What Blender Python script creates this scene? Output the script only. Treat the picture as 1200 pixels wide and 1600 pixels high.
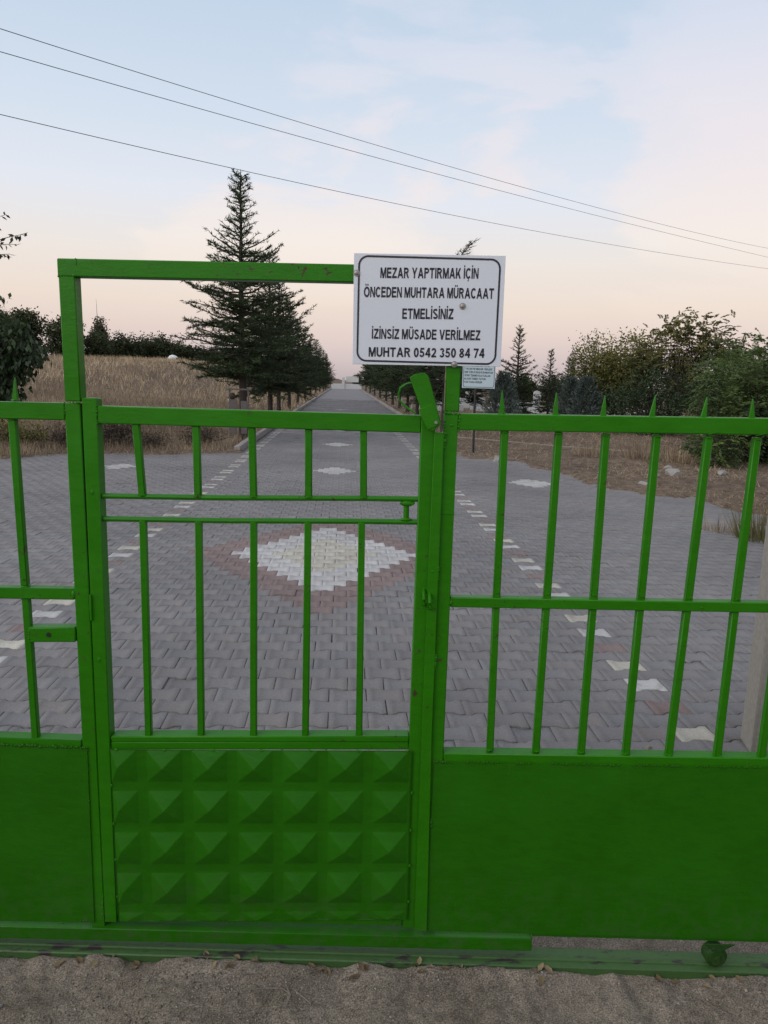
import bpy, bmesh, math, random
import numpy as np
from mathutils import Vector, Matrix, Euler

for o in list(bpy.data.objects):
    bpy.data.objects.remove(o)
SC = bpy.context.scene
COL = SC.collection
R = math.radians

# ------------------------------------------------------------------ camera
CAM_H = 1.63
rows = ((0.998201, -0.017253, -0.057421), (-0.053435, 0.178402, -0.982506), (0.027196, 0.983806, 0.177159))
cd = bpy.data.cameras.new('camera')
cam = bpy.data.objects.new('camera', cd)
COL.objects.link(cam)
mw = Matrix(rows).to_4x4()
mw.translation = (0, 0, CAM_H)
cam.matrix_world = mw
cd.sensor_fit = 'VERTICAL'
cd.sensor_height = 24.0
cd.lens = 24.0 * 1140.0 / 1600.0
cd.clip_start = 0.05
cd.clip_end = 3000
SC.camera = cam

# ------------------------------------------------------------------ view, world, sun
SC.view_settings.view_transform = 'Standard'
SC.view_settings.look = 'None'
SC.view_settings.exposure = 0.0
SC.view_settings.gamma = 1.0
SC.render.film_transparent = False

SUN_EL, SUN_AZ = R(30), R(237)          # low light from behind the photographer's left shoulder
world = bpy.data.worlds.new('World')
SC.world = world
world.use_nodes = True
wt = world.node_tree
wt.nodes.clear()


def N(t, typ, **kw):
    n = t.nodes.new(typ)
    for k, v in kw.items():
        if k == 'op':
            n.operation = v
        elif k.startswith('i_'):
            key = k[2:]
            n.inputs[int(key) if key.isdigit() else key].default_value = v
        else:
            setattr(n, k, v)
    return n


def ramp(t, stops, interp='LINEAR'):
    n = t.nodes.new('ShaderNodeValToRGB')
    cr = n.color_ramp
    cr.interpolation = interp
    while len(cr.elements) > 1:
        cr.elements.remove(cr.elements[-1])
    cr.elements[0].position = stops[0][0]
    cr.elements[0].color = tuple(stops[0][1]) + ((1,) if len(stops[0][1]) == 3 else ())
    for p, c in stops[1:]:
        e = cr.elements.new(p)
        e.color = tuple(c) + ((1,) if len(c) == 3 else ())
    return n


def lk(t, a, b):
    t.links.new(a, b)


tc = N(wt, 'ShaderNodeTexCoord')
sep = N(wt, 'ShaderNodeSeparateXYZ')
lk(wt, tc.outputs['Generated'], sep.inputs[0])
sky = ramp(wt, [(0.0, (.50, .43, .44)), (.03, (.67, .56, .55)), (.06, (.79, .655, .60)), (.095, (.86, .735, .645)), (.15, (.86, .795, .745)),
                (.22, (.775, .81, .885)), (.30, (.665, .75, .865)), (.42, (.545, .665, .815)), (.60, (.50, .565, .68)), (1.0, (.45, .475, .53))])
lk(wt, sep.outputs[2], sky.inputs[0])
# thin clouds
mp = N(wt, 'ShaderNodeMapping')
mp.inputs['Scale'].default_value = (1.6, 1.6, 5.0)
mp.inputs['Rotation'].default_value = (0.0, 0.16, 0.0)
lk(wt, tc.outputs['Generated'], mp.inputs[0])
n1 = N(wt, 'ShaderNodeTexNoise', i_Scale=1.9, i_Detail=7.0, i_Roughness=.55, i_Distortion=.4)
lk(wt, mp.outputs[0], n1.inputs['Vector'])
# more cloud toward the right (+X) low band
mx = N(wt, 'ShaderNodeMath', op='MULTIPLY_ADD', i_1=.06, i_2=-.045)
lk(wt, sep.outputs[0], mx.inputs[0])
ad = N(wt, 'ShaderNodeMath', op='ADD')
lk(wt, n1.outputs['Fac'], ad.inputs[0])
lk(wt, mx.outputs[0], ad.inputs[1])
# a few banks of thin cloud where the evening sky has them
for vec, lo, gain in (((.50, .82, .27), .962, .26), ((-.061, .986, .152), .965, .17), ((.094, .919, .384), .975, .13)):
    dn = N(wt, 'ShaderNodeVectorMath', op='DOT_PRODUCT')
    dn.inputs[1].default_value = vec
    lk(wt, tc.outputs['Generated'], dn.inputs[0])
    mrn = N(wt, 'ShaderNodeMapRange', i_1=lo, i_2=1.0, i_3=0.0, i_4=gain)
    mrn.interpolation_type = 'SMOOTHSTEP'
    lk(wt, dn.outputs['Value'], mrn.inputs[0])
    a2 = N(wt, 'ShaderNodeMath', op='ADD')
    lk(wt, ad.outputs[0], a2.inputs[0])
    lk(wt, mrn.outputs[0], a2.inputs[1])
    ad = a2
cf = ramp(wt, [(.53, (0, 0, 0)), (.63, (.70, .70, .70)), (.80, (.97, .97, .97))], 'EASE')
lk(wt, ad.outputs[0], cf.inputs[0])
# clouds fade toward the zenith and the very horizon
cz = ramp(wt, [(0.0, (.05, .05, .05)), (.08, (.35, .35, .35)), (.14, (1, 1, 1)), (.30, (.95, .95, .95)), (.40, (.55, .55, .55)), (.55, (.25, .25, .25)), (.9, (.15, .15, .15))])
lk(wt, sep.outputs[2], cz.inputs[0])
cm = N(wt, 'ShaderNodeMath', op='MULTIPLY')
lk(wt, cf.outputs[0], cm.inputs[0])
lk(wt, cz.outputs[0], cm.inputs[1])
cc = ramp(wt, [(0.0, (.78, .64, .60)), (.10, (.92, .78, .69)), (.17, (.93, .85, .79)), (.26, (.88, .81, .83)), (.40, (.76, .77, .88)), (.7, (.66, .72, .86))])
lk(wt, sep.outputs[2], cc.inputs[0])
mixc = N(wt, 'ShaderNodeMix', data_type='RGBA')
lk(wt, cm.outputs[0], mixc.inputs[0])
lk(wt, sky.outputs[0], mixc.inputs[6])
lk(wt, cc.outputs[0], mixc.inputs[7])
# the afterglow side of the sky, behind the camera, is brighter
dt = N(wt, 'ShaderNodeVectorMath', op='DOT_PRODUCT')
dt.inputs[1].default_value = (-.74, -.48, .47)
lk(wt, tc.outputs['Generated'], dt.inputs[0])
gl = ramp(wt, [(0.0, (1, 1, 1)), (.25, (1.0, 1.0, 1.0)), (.7, (1.7, 1.66, 1.6)), (1.0, (3.1, 2.95, 2.7))])
lk(wt, dt.outputs['Value'], gl.inputs[0])
mg = N(wt, 'ShaderNodeMix', data_type='RGBA', blend_type='MULTIPLY')
mg.inputs[0].default_value = 1.0
lk(wt, mixc.outputs[2], mg.inputs[6])
lk(wt, gl.outputs[0], mg.inputs[7])
bg = N(wt, 'ShaderNodeBackground')
bg.inputs['Strength'].default_value = 1.0
lk(wt, mg.outputs[2], bg.inputs['Color'])
wo = N(wt, 'ShaderNodeOutputWorld')
lk(wt, bg.outputs[0], wo.inputs[0])

sd = bpy.data.lights.new('sun', 'SUN')
sd.energy = 0.7
sd.angle = R(40)
sd.color = (1.0, .9, .78)
sun = bpy.data.objects.new('sun', sd)
COL.objects.link(sun)
sun_dir = Vector((-.84 * math.cos(SUN_EL), -.54 * math.cos(SUN_EL), math.sin(SUN_EL)))
sun.rotation_euler = (-sun_dir).to_track_quat('-Z', 'Y').to_euler()
sun.location = (-3, -6, 6)

# ------------------------------------------------------------------ helpers
rng = np.random.default_rng(7)
random.seed(7)


def tag(o, label=None, cat=None, group=None, kind=None):
    if label:
        o['label'] = label
    if cat:
        o['category'] = cat
    if group:
        o['group'] = group
    if kind:
        o['kind'] = kind
    return o


def empty(name, loc=(0, 0, 0), rz=0.0):
    o = bpy.data.objects.new(name, None)
    o.empty_display_size = .2
    o.location = loc
    o.rotation_euler = (0, 0, rz)
    COL.objects.link(o)
    return o


def link(name, me, mats, parent=None):
    o = bpy.data.objects.new(name, me)
    for m in (mats if isinstance(mats, (list, tuple)) else [mats]):
        if m is not None:
            me.materials.append(m)
    COL.objects.link(o)
    if parent is not None:
        o.parent = parent
    return o


def mesh_np(name, V, F, tint=None, col=None, smooth=False):
    """V (n,3); F (m,3) or (m,4) int; tint: per-vertex float; col: per-vertex rgb."""
    V = np.asarray(V, np.float32)
    F = np.asarray(F, np.int32)
    me = bpy.data.meshes.new(name)
    me.vertices.add(len(V))
    me.vertices.foreach_set('co', V.ravel())
    k = F.shape[1]
    me.loops.add(F.size)
    me.loops.foreach_set('vertex_index', F.ravel())
    me.polygons.add(len(F))
    me.polygons.foreach_set('loop_start', np.arange(0, F.size, k, dtype=np.int32))
    if smooth:
        me.polygons.foreach_set('use_smooth', np.ones(len(F), bool))
    me.update(calc_edges=True)
    if tint is not None:
        a = me.attributes.new('tint', 'FLOAT', 'POINT')
        a.data.foreach_set('value', np.asarray(tint, np.float32))
    if col is not None:
        a = me.attributes.new('col', 'FLOAT_COLOR', 'POINT')
        c4 = np.ones((len(V), 4), np.float32)
        c4[:, :3] = col
        a.data.foreach_set('color', c4.ravel())
    return me


class BM:
    """collects bevelled boxes and tubes into one mesh"""

    def __init__(self):
        self.bm = bmesh.new()

    def hexa(self, P, bev=0.0, seg=1):
        """P: 8 points, bottom ring 0-3, top ring 4-7"""
        b = bmesh.new()
        v = [b.verts.new(p) for p in P]
        for f in ((0, 1, 2, 3), (7, 6, 5, 4), (0, 4, 5, 1), (1, 5, 6, 2), (2, 6, 7, 3), (3, 7, 4, 0)):
            b.faces.new([v[i] for i in f])
        bmesh.ops.recalc_face_normals(b, faces=b.faces)
        if bev > 0:
            bmesh.ops.bevel(b, geom=list(b.edges), offset=bev, segments=seg, affect='EDGES', profile=.5)
        self._merge(b)
        return self

    def _merge(self, b):
        me = bpy.data.meshes.new('t')
        b.to_mesh(me)
        b.free()
        self.bm.from_mesh(me)
        bpy.data.meshes.remove(me)

    def box(self, c, s, bev=0.0, rz=0.0, seg=1):
        x, y, z = s[0] / 2, s[1] / 2, s[2] / 2
        m = Matrix.Rotation(rz, 3, 'Z')
        P = [m @ Vector(p) + Vector(c) for p in ((-x, -y, -z), (x, -y, -z), (x, y, -z), (-x, y, -z), (-x, -y, z), (x, -y, z), (x, y, z), (-x, y, z))]
        return self.hexa(P, bev, seg)

    def beam(self, a, b, w, y0, y1, bev=.0024, w2=None):
        """bar in the gate plane from a=(u,z) to b=(u,z); w its width, y0 front, y1 back"""
        a = Vector(a)
        b = Vector(b)
        d = (b - a).normalized()
        p = Vector((-d.y, d.x))
        w2 = w if w2 is None else w2
        q = [a - p * w / 2, a + p * w / 2, b + p * w2 / 2, b - p * w2 / 2]
        P = [(v.x, y0, v.y) for v in q] + [(v.x, y1, v.y) for v in q]
        return self.hexa(P, bev)

    def tube(self, pts, r, n=12, cap=True):
        pts = [Vector(p) for p in pts]
        rs = r if isinstance(r, (list, tuple)) else [r] * len(pts)
        rings = []
        b = bmesh.new()
        up = Vector((0, 0, 1))
        for i, p in enumerate(pts):
            d = (pts[min(i + 1, len(pts) - 1)] - pts[max(i - 1, 0)]).normalized()
            s = d.cross(up)
            if s.length < 1e-3:
                s = d.cross(Vector((1, 0, 0)))
            s.normalize()
            t = s.cross(d)
            rings.append([b.verts.new(p + (s * math.cos(2 * math.pi * k / n) + t * math.sin(2 * math.pi * k / n)) * rs[i]) for k in range(n)])
        for i in range(len(rings) - 1):
            for k in range(n):
                b.faces.new((rings[i][k], rings[i][(k + 1) % n], rings[i + 1][(k + 1) % n], rings[i + 1][k]))
        if cap:
            b.faces.new(rings[0][::-1])
            b.faces.new(rings[-1])
        bmesh.ops.recalc_face_normals(b, faces=b.faces)
        self._merge(b)
        return self

    def blob(self, c, r, sq=(1, 1, 1), sub=2, rough=0.0, seed=0):
        b = bmesh.new()
        bmesh.ops.create_icosphere(b, subdivisions=sub, radius=1.0)
        rr = random.Random(seed)
        for v in b.verts:
            k = 1 + rr.uniform(-rough, rough)
            v.co = Vector((v.co.x * sq[0] * r * k + c[0], v.co.y * sq[1] * r * k + c[1], v.co.z * sq[2] * r * k + c[2]))
        self._merge(b)
        return self

    def weld(self, a, b, y, r=.0035, seed=0):
        """an uneven weld bead between a and b (u,z) on the face y"""
        rr = random.Random(seed)
        a = Vector(a)
        b = Vector(b)
        n = max(2, int((b - a).length / .007))
        for i in range(n + 1):
            p = a.lerp(b, i / n)
            if True:
                self.blob((p.x + rr.uniform(-.0015, .0015), y, p.y + rr.uniform(-.0015, .0015)), r * rr.uniform(.45, 1.25), (1, .7, 1), 1)
        return self

    def prism(self, poly, y0, y1, bev=0.0):
        """outline poly of (u,z) extruded from y0 to y1"""
        b = bmesh.new()
        v0 = [b.verts.new((p[0], y0, p[1])) for p in poly]
        v1 = [b.verts.new((p[0], y1, p[1])) for p in poly]
        b.faces.new(v0)
        b.faces.new(v1[::-1])
        n = len(poly)
        for i in range(n):
            b.faces.new((v0[i], v1[i], v1[(i + 1) % n], v0[(i + 1) % n]))
        bmesh.ops.recalc_face_normals(b, faces=b.faces)
        if bev > 0:
            bmesh.ops.bevel(b, geom=list(b.edges), offset=bev, segments=1, affect='EDGES')
        self._merge(b)
        return self

    def done(self, name, mats, parent=None, smooth=True, loc=None):
        me = bpy.data.meshes.new(name)
        self.bm.to_mesh(me)
        self.bm.free()
        if smooth:
            me.polygons.foreach_set('use_smooth', [True] * len(me.polygons))
            me.set_sharp_from_angle(angle=R(40))
        o = link(name, me, mats, parent)
        if isinstance(mats, list) and len(mats) > 1:      # flaked paint on the faces that look left
            for p in me.polygons:
                if p.normal.x < -.9:
                    p.material_index = 1
        if loc:
            o.location = loc
        return o


# ------------------------------------------------------------------ materials
def new_mat(name):
    m = bpy.data.materials.new(name)
    m.use_nodes = True
    t = m.node_tree
    b = t.nodes['Principled BSDF']
    return m, t, b


def noise(t, scale, detail=4, rough=.55, coords='Object', vec=None, dist=0.0, stretch=None):
    n = N(t, 'ShaderNodeTexNoise', i_Scale=scale, i_Detail=detail, i_Roughness=rough, i_Distortion=dist)
    if vec is None:
        c = N(t, 'ShaderNodeTexCoord')
        vec = c.outputs[coords]
    if stretch:
        m = N(t, 'ShaderNodeMapping')
        m.inputs['Scale'].default_value = stretch
        lk(t, vec, m.inputs[0])
        vec = m.outputs[0]
    lk(t, vec, n.inputs['Vector'])
    return n


def mix(t, fac, a, b, blend='MIX'):
    n = N(t, 'ShaderNodeMix', data_type='RGBA', blend_type=blend)
    for sock, v in ((0, fac), (6, a), (7, b)):
        if hasattr(v, 'is_output'):
            lk(t, v, n.inputs[sock])
        elif sock == 0:
            n.inputs[0].default_value = v
        else:
            n.inputs[sock].default_value = tuple(v) + (1,)
    return n.outputs[2]


def bump(t, b, h, strength=.3, dist=.01):
    n = N(t, 'ShaderNodeBump', i_Strength=strength, i_Distance=dist)
    lk(t, h, n.inputs['Height'])
    lk(t, n.outputs[0], b.inputs['Normal'])
    return n


def geo_pos(t):
    return N(t, 'ShaderNodeNewGeometry').outputs['Position']


def mat_paint(name, base, chips=True, rough=.38, chip_lo=.645):
    m, t, b = new_mat(name)
    pos = geo_pos(t)
    n0 = noise(t, 5, 5, .6, vec=pos)
    c = mix(t, n0.outputs['Fac'], [x * .82 for x in base], [x * 1.18 for x in base])
    # brush streaks
    n1 = noise(t, 9, 5, .6, vec=pos, stretch=(2, 2, 7))
    r1 = ramp(t, [(.35, (.94, .94, .94)), (.65, (1.06, 1.06, 1.06))])
    lk(t, n1.outputs['Fac'], r1.inputs[0])
    c = mix(t, 1.0, c, r1.outputs[0], 'MULTIPLY')
    if chips:
        n2 = noise(t, 55, 3, .6, vec=pos, dist=.6)
        r2 = ramp(t, [(chip_lo, (0, 0, 0)), (chip_lo + .025, (1, 1, 1))])
        lk(t, n2.outputs['Fac'], r2.inputs[0])
        n3 = noise(t, 2.3, 2, .5, vec=pos)
        r3 = ramp(t, [(.5, (0, 0, 0)), (.6, (1, 1, 1))])
        lk(t, n3.outputs['Fac'], r3.inputs[0])
        f = N(t, 'ShaderNodeMath', op='MULTIPLY')
        lk(t, r2.outputs[0], f.inputs[0])
        lk(t, r3.outputs[0], f.inputs[1])
        c = mix(t, f.outputs[0], c, (.055, .035, .022))
    sz_ = N(t, 'ShaderNodeSeparateXYZ')
    lk(t, pos, sz_.inputs[0])
    mr = N(t, 'ShaderNodeMapRange', i_1=.34, i_2=.02, i_3=0.0, i_4=.42)
    lk(t, sz_.outputs[2], mr.inputs[0])
    nd = noise(t, 22, 7, .72, vec=pos, dist=.4)
    rd_ = ramp(t, [(.46, (0, 0, 0)), (.72, (1, 1, 1))])
    lk(t, nd.outputs['Fac'], rd_.inputs[0])
    fd = N(t, 'ShaderNodeMath', op='MULTIPLY')
    lk(t, mr.outputs[0], fd.inputs[0])
    lk(t, rd_.outputs[0], fd.inputs[1])
    c = mix(t, fd.outputs[0], c, (.085, .075, .055))
    # thin scratches and runs
    ns = noise(t, 26, 3, .5, vec=pos, dist=1.5, stretch=(1.0, 1.0, .16))
    rs = ramp(t, [(.690, (0, 0, 0)), (.70, (.30, .30, .30)), (.715, (0, 0, 0))])
    lk(t, ns.outputs['Fac'], rs.inputs[0])
    c = mix(t, rs.outputs[0], c, (.05, .16, .02))
    lk(t, c, b.inputs['Base Color'])
    rr = ramp(t, [(.3, (rough - .07,) * 3), (.7, (rough + .12,) * 3)])
    lk(t, n0.outputs['Fac'], rr.inputs[0])
    lk(t, rr.outputs[0], b.inputs['Roughness'])
    b.inputs['Specular IOR Level'].default_value = .20
    n4 = noise(t, 60, 4, .6, vec=pos, stretch=(1, 1, 2.5))
    n5 = noise(t, 7, 2, .5, vec=pos)
    a = N(t, 'ShaderNodeMath', op='MULTIPLY_ADD', i_1=4.0)
    lk(t, n5.outputs['Fac'], a.inputs[0])
    lk(t, n4.outputs['Fac'], a.inputs[2])
    bump(t, b, a.outputs[0], .28, .0022)
    return m


GREEN = (.0195, .152, .0006)
M_PAINT = mat_paint('green gloss paint', GREEN)
M_ROLLER = mat_paint('dirty green roller', (.014, .055, .006), rough=.6, chip_lo=.5)
M_PAINT_SHADED = mat_paint('green sheet shaded in colour', [x * .77 for x in GREEN], rough=.42, chip_lo=.73)  # gate green darkened in colour to stand in for weaker light low down


def mat_simple(name, col, rough=.7, nscale=20, var=.2, metallic=0.0, bstr=.2, bdist=.004, spec=None):
    m, t, b = new_mat(name)
    pos = geo_pos(t)
    n = noise(t, nscale, 5, .6, vec=pos)
    c = mix(t, n.outputs['Fac'], [x * (1 - var) for x in col], [min(1, x * (1 + var)) for x in col])
    lk(t, c, b.inputs['Base Color'])
    b.inputs['Roughness'].default_value = rough
    b.inputs['Metallic'].default_value = metallic
    if spec is not None:
        b.inputs['Specular IOR Level'].default_value = spec
    if bstr:
        bump(t, b, n.outputs['Fac'], bstr, bdist)
    return m


M_SIGN = mat_simple('white enamelled sheet', (.60, .62, .68), .35, 3, .03, bstr=.05, bdist=.002)
M_SIGN2 = mat_simple('pale blue-green sheet', (.46, .56, .60), .35, 3, .03, bstr=.05, bdist=.002)
M_INK = mat_simple('black lettering', (.012, .011, .02), .5, 30, .2, bstr=0)
M_ZINC = mat_simple('zinc screw', (.30, .28, .26), .45, 80, .3, .6, .1, .001)
M_DARK = mat_simple('dark hole', (.006, .006, .006), .8, 10, .1, bstr=0)
M_BLACKPOLE = mat_simple('black painted pole', (.012, .012, .013), .5, 40, .3)
M_CONC = mat_simple('old concrete', (.25, .23, .20), .9, 45, .35, bstr=.5, bdist=.004)
M_KERB = mat_simple('kerb concrete', (.27, .235, .215), .9, 25, .22, bstr=.4)
M_STONE = mat_simple('pale stone', (.25, .235, .22), .85, 14, .25, bstr=.6, bdist=.02)
M_MARBLE = mat_simple('white marble', (.47, .46, .455), .6, 5, .15, bstr=.1)
M_BARK = mat_simple('grey brown bark', (.042, .032, .026), .95, 22, .5, bstr=.9, bdist=.02)
M_BARK_PALE = mat_simple('pale bark', (.20, .17, .14), .95, 22, .4, bstr=.8, bdist=.02)
M_LIME = mat_simple('limewashed trunk', (.34, .31, .28), .95, 9, .4, bstr=.5, bdist=.01)
M_WOODGREY = mat_simple('weathered board', (.12, .10, .095), .9, 20, .4, bstr=.5)
M_WIRE = mat_simple('cable', (.05, .05, .055), .6, 4, .1, bstr=0)
M_RUBBER = mat_simple('dark rubber', (.012, .012, .012), .7, 10, .2, bstr=0)
M_GLASS = mat_simple('dark window', (.01, .012, .015), .1, 10, .1, bstr=0)
M_WHITEPAINT = mat_simple('white paint', (.66, .66, .66), .4, 3, .05, bstr=0)
M_PLASTIC = mat_simple('white litter', (.6, .6, .6), .5, 30, .1)


def mat_flaked():
    m, t, b = new_mat('flaked green paint')
    pos = geo_pos(t)
    n1 = noise(t, 45, 6, .7, vec=pos, dist=.5)
    r1 = ramp(t, [(.40, (.028, .13, .004)), (.46, (.24, .20, .10)), (.52, (.30, .25, .13)), (.56, (.05, .028, .016)), (.66, (.03, .018, .012))])
    lk(t, n1.outputs['Fac'], r1.inputs[0])
    lk(t, r1.outputs[0], b.inputs['Base Color'])
    b.inputs['Roughness'].default_value = .7
    bump(t, b, n1.outputs['Fac'], .5, .003)
    return m


M_FLAKED = mat_flaked()
M_RUSTY = mat_paint('rusty weld', (.020, .10, .003), rough=.5, chip_lo=.58)


def mat_leaf(name, c0, c1, rough=.6, trans=.25):
    m, t, b = new_mat(name)
    a = N(t, 'ShaderNodeAttribute', attribute_name='tint')
    c = mix(t, a.outputs['Fac'], c0, c1)
    oi = N(t, 'ShaderNodeObjectInfo')
    r = ramp(t, [(0, (.8, .8, .8)), (1, (1.2, 1.2, 1.15))])
    lk(t, oi.outputs['Random'], r.inputs[0])
    c = mix(t, 1.0, c, r.outputs[0], 'MULTIPLY')
    lk(t, c, b.inputs['Base Color'])
    b.inputs['Roughness'].default_value = rough
    b.inputs['Specular IOR Level'].default_value = .3
    tr = N(t, 'ShaderNodeBsdfTranslucent')
    lk(t, c, tr.inputs['Color'])
    ms = N(t, 'ShaderNodeMixShader', i_0=trans)
    out = [n for n in t.nodes if n.type == 'OUTPUT_MATERIAL'][0]
    lk(t, b.outputs[0], ms.inputs[1])
    lk(t, tr.outputs[0], ms.inputs[2])
    lk(t, ms.outputs[0], out.inputs[0])
    return m


M_NEEDLE = mat_leaf('cedar needles', (.012, .024, .009), (.050, .075, .027), .65, .12)
M_JUNIPER = mat_leaf('blue cypress needles', (.045, .062, .055), (.15, .185, .165), .65, .12)
M_LEAF_OLIVE = mat_leaf('olive green leaves', (.040, .043, .012), (.25, .235, .066), .6, .3)
M_LEAF_DARK = mat_leaf('dark glossy leaves', (.014, .028, .011), (.055, .085, .034), .45, .2)
M_LEAF_FROND = mat_leaf('pinnate green leaves', (.014, .032, .008), (.15, .215, .056), .5, .22)
M_LEAF_FAR = mat_leaf('far green leaves', (.018, .027, .010), (.075, .088, .034), .7, .15)
M_LEAF_POPLAR = mat_leaf('poplar leaves', (.05, .055, .03), (.10, .10, .055), .7, .2)
M_GRASS = mat_leaf('dry grass blades', (.14, .098, .064), (.50, .385, .265), .85, .25)
M_GRASS_GREEN = mat_leaf('half dry green grass', (.07, .07, .025), (.20, .17, .07), .8, .25)
M_DRYLEAF = mat_leaf('fallen leaves', (.12, .08, .045), (.30, .23, .13), .8, .15)
M_SHOOT = mat_leaf('yellowed new leaves', (.16, .12, .04), (.25, .19, .06), .6, .2)

# paving stones: colour from the stone's own attribute
M_PAVER, t, b = new_mat('interlocking paving stones')
a = N(t, 'ShaderNodeAttribute', attribute_name='col')
pos = geo_pos(t)
n = noise(t, 130, 5, .65, vec=pos)
r_ = ramp(t, [(.3, (.74, .74, .74)), (.7, (1.2, 1.2, 1.2))])
lk(t, n.outputs['Fac'], r_.inputs[0])
c = mix(t, 1.0, a.outputs['Color'], r_.outputs[0], 'MULTIPLY')
nb_ = noise(t, .55, 4, .6, vec=pos)
r_ = ramp(t, [(.3, (.78, .77, .77)), (.7, (1.16, 1.15, 1.13))])
lk(t, nb_.outputs['Fac'], r_.inputs[0])
c = mix(t, 1.0, c, r_.outputs[0], 'MULTIPLY')
nd_ = noise(t, 6.5, 6, .7, vec=pos, dist=.5)
r_ = ramp(t, [(.54, (0, 0, 0)), (.74, (.6, .6, .6))])
lk(t, nd_.outputs['Fac'], r_.inputs[0])
c = mix(t, r_.outputs[0], c, (.17, .14, .115))
lk(t, c, b.inputs['Base Color'])
b.inputs['Roughness'].default_value = .82
bump(t, b, n.outputs['Fac'], .35, .0025)

M_JOINT = mat_simple('joint sand', (.065, .058, .054), .95, 60, .5, bstr=.3)

# road far away: a plain sheet with the same colour
M_ROADFAR = mat_simple('far paving', (.185, .17, .175), .85, 1.2, .15, bstr=.2)

# field soil and dry grass floor
M_SOIL, t, b = new_mat('dry field soil')
pos = geo_pos(t)
n1 = noise(t, .35, 6, .65, vec=pos)
n2 = noise(t, 6, 6, .7, vec=pos)
n3 = noise(t, 42, 4, .7, vec=pos)
ra = ramp(t, [(.32, (.075, .056, .044)), (.5, (.17, .128, .098)), (.68, (.26, .20, .152))])
lk(t, n2.outputs['Fac'], ra.inputs[0])
rb = ramp(t, [(.35, (.80, .78, .78)), (.65, (1.15, 1.12, 1.05))])
lk(t, n1.outputs['Fac'], rb.inputs[0])
c = mix(t, 1.0, ra.outputs[0], rb.outputs[0], 'MULTIPLY')
rc = ramp(t, [(.35, (.6, .58, .56)), (.6, (1.1, 1.1, 1.1))])
lk(t, n3.outputs['Fac'], rc.inputs[0])
c = mix(t, .7, c, rc.outputs[0], 'MULTIPLY')
lk(t, c, b.inputs['Base Color'])
b.inputs['Roughness'].default_value = .95
b.inputs['Specular IOR Level'].default_value = .1
bump(t, b, n3.outputs['Fac'], .8, .03)

# trodden sandy dirt in front of the gate
M_DIRT, t, b = new_mat('sandy dirt')
pos = geo_pos(t)
n1 = noise(t, 4.5, 5, .6, vec=pos, dist=.4)
n2 = noise(t, 230, 4, .75, vec=pos)
n3 = noise(t, 30, 5, .65, vec=pos)
ra = ramp(t, [(.3, (.195, .158, .126)), (.55, (.265, .220, .178)), (.75, (.33, .276, .225))])
lk(t, n1.outputs['Fac'], ra.inputs[0])
rb = ramp(t, [(.34, (.38, .37, .36)), (.5, (1, 1, 1)), (.66, (1.85, 1.8, 1.72))])
lk(t, n2.outputs['Fac'], rb.inputs[0])
c = mix(t, 1.0, ra.outputs[0], rb.outputs[0], 'MULTIPLY')
rc = ramp(t, [(.35, (.75, .75, .75)), (.6, (1.08, 1.08, 1.08))])
lk(t, n3.outputs['Fac'], rc.inputs[0])
c = mix(t, 1.0, c, rc.outputs[0], 'MULTIPLY')
lk(t, c, b.inputs['Base Color'])
b.inputs['Roughness'].default_value = .95
b.inputs['Specular IOR Level'].default_value = .15
bump(t, b, n2.outputs['Fac'], .9, .006)

# the worn green rail strip on the ground
M_TRACK, t, b = new_mat('worn green track')
pos = geo_pos(t)
n1 = noise(t, 14, 6, .7, vec=pos, stretch=(.6, 2.0, 1))
r1 = ramp(t, [(.555, (0, 0, 0)), (.60, (1, 1, 1))])
lk(t, n1.outputs['Fac'], r1.inputs[0])
n2 = noise(t, 60, 4, .6, vec=pos)
g = mix(t, n2.outputs['Fac'], (.030, .078, .016), (.055, .120, .028))
c = mix(t, r1.outputs[0], g, (.030, .025, .022))
lk(t, c, b.inputs['Base Color'])
b.inputs['Roughness'].default_value = .6
bump(t, b, n2.outputs['Fac'], .3, .003)

M_PEBBLE, t, b = new_mat('grit')
a = N(t, 'ShaderNodeAttribute', attribute_name='tint')
c = mix(t, a.outputs['Fac'], (.11, .088, .068), (.38, .315, .255))
lk(t, c, b.inputs['Base Color'])
b.inputs['Roughness'].default_value = .9

# ------------------------------------------------------------------ ground sheet
# outline of the paved area (plaza and road)
PAVED = [(-9.5, 2.0), (-9.5, 12.2), (-7.6, 13.0), (-6.3, 13.9), (-5.5, 15.0), (-3.2, 15.4), (-2.25, 15.9), (-2.25, 140), (2.75, 140), (2.65, 17.0),
         (2.65, 15.7), (3.6, 15.2), (4.0, 13.0), (4.25, 11.3), (5.3, 10.6), (5.45, 9.8), (4.75, 8.3), (4.6, 7.2), (4.5, 5.0), (4.5, 2.0)]


def sdist(X, Y, poly):
    """signed distance to the polygon, negative inside"""
    X = np.asarray(X, float)
    Y = np.asarray(Y, float)
    d = np.full(X.shape, 1e9)
    ins = np.zeros(X.shape, bool)
    n = len(poly)
    for i in range(n):
        ax, ay = poly[i]
        bx, by = poly[(i + 1) % n]
        ex, ey = bx - ax, by - ay
        wx, wy = X - ax, Y - ay
        tt = np.clip((wx * ex + wy * ey) / (ex * ex + ey * ey), 0, 1)
        d = np.minimum(d, np.hypot(wx - ex * tt, wy - ey * tt))
        cnd = ((ay <= Y) & (by > Y)) | ((by <= Y) & (ay > Y))
        with np.errstate(divide='ignore', invalid='ignore'):
            xi = ax + (Y - ay) * ex / (ey if ey != 0 else 1e-9)
        ins ^= cnd & (X < xi)
    return np.where(ins, -d, d)


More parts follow.
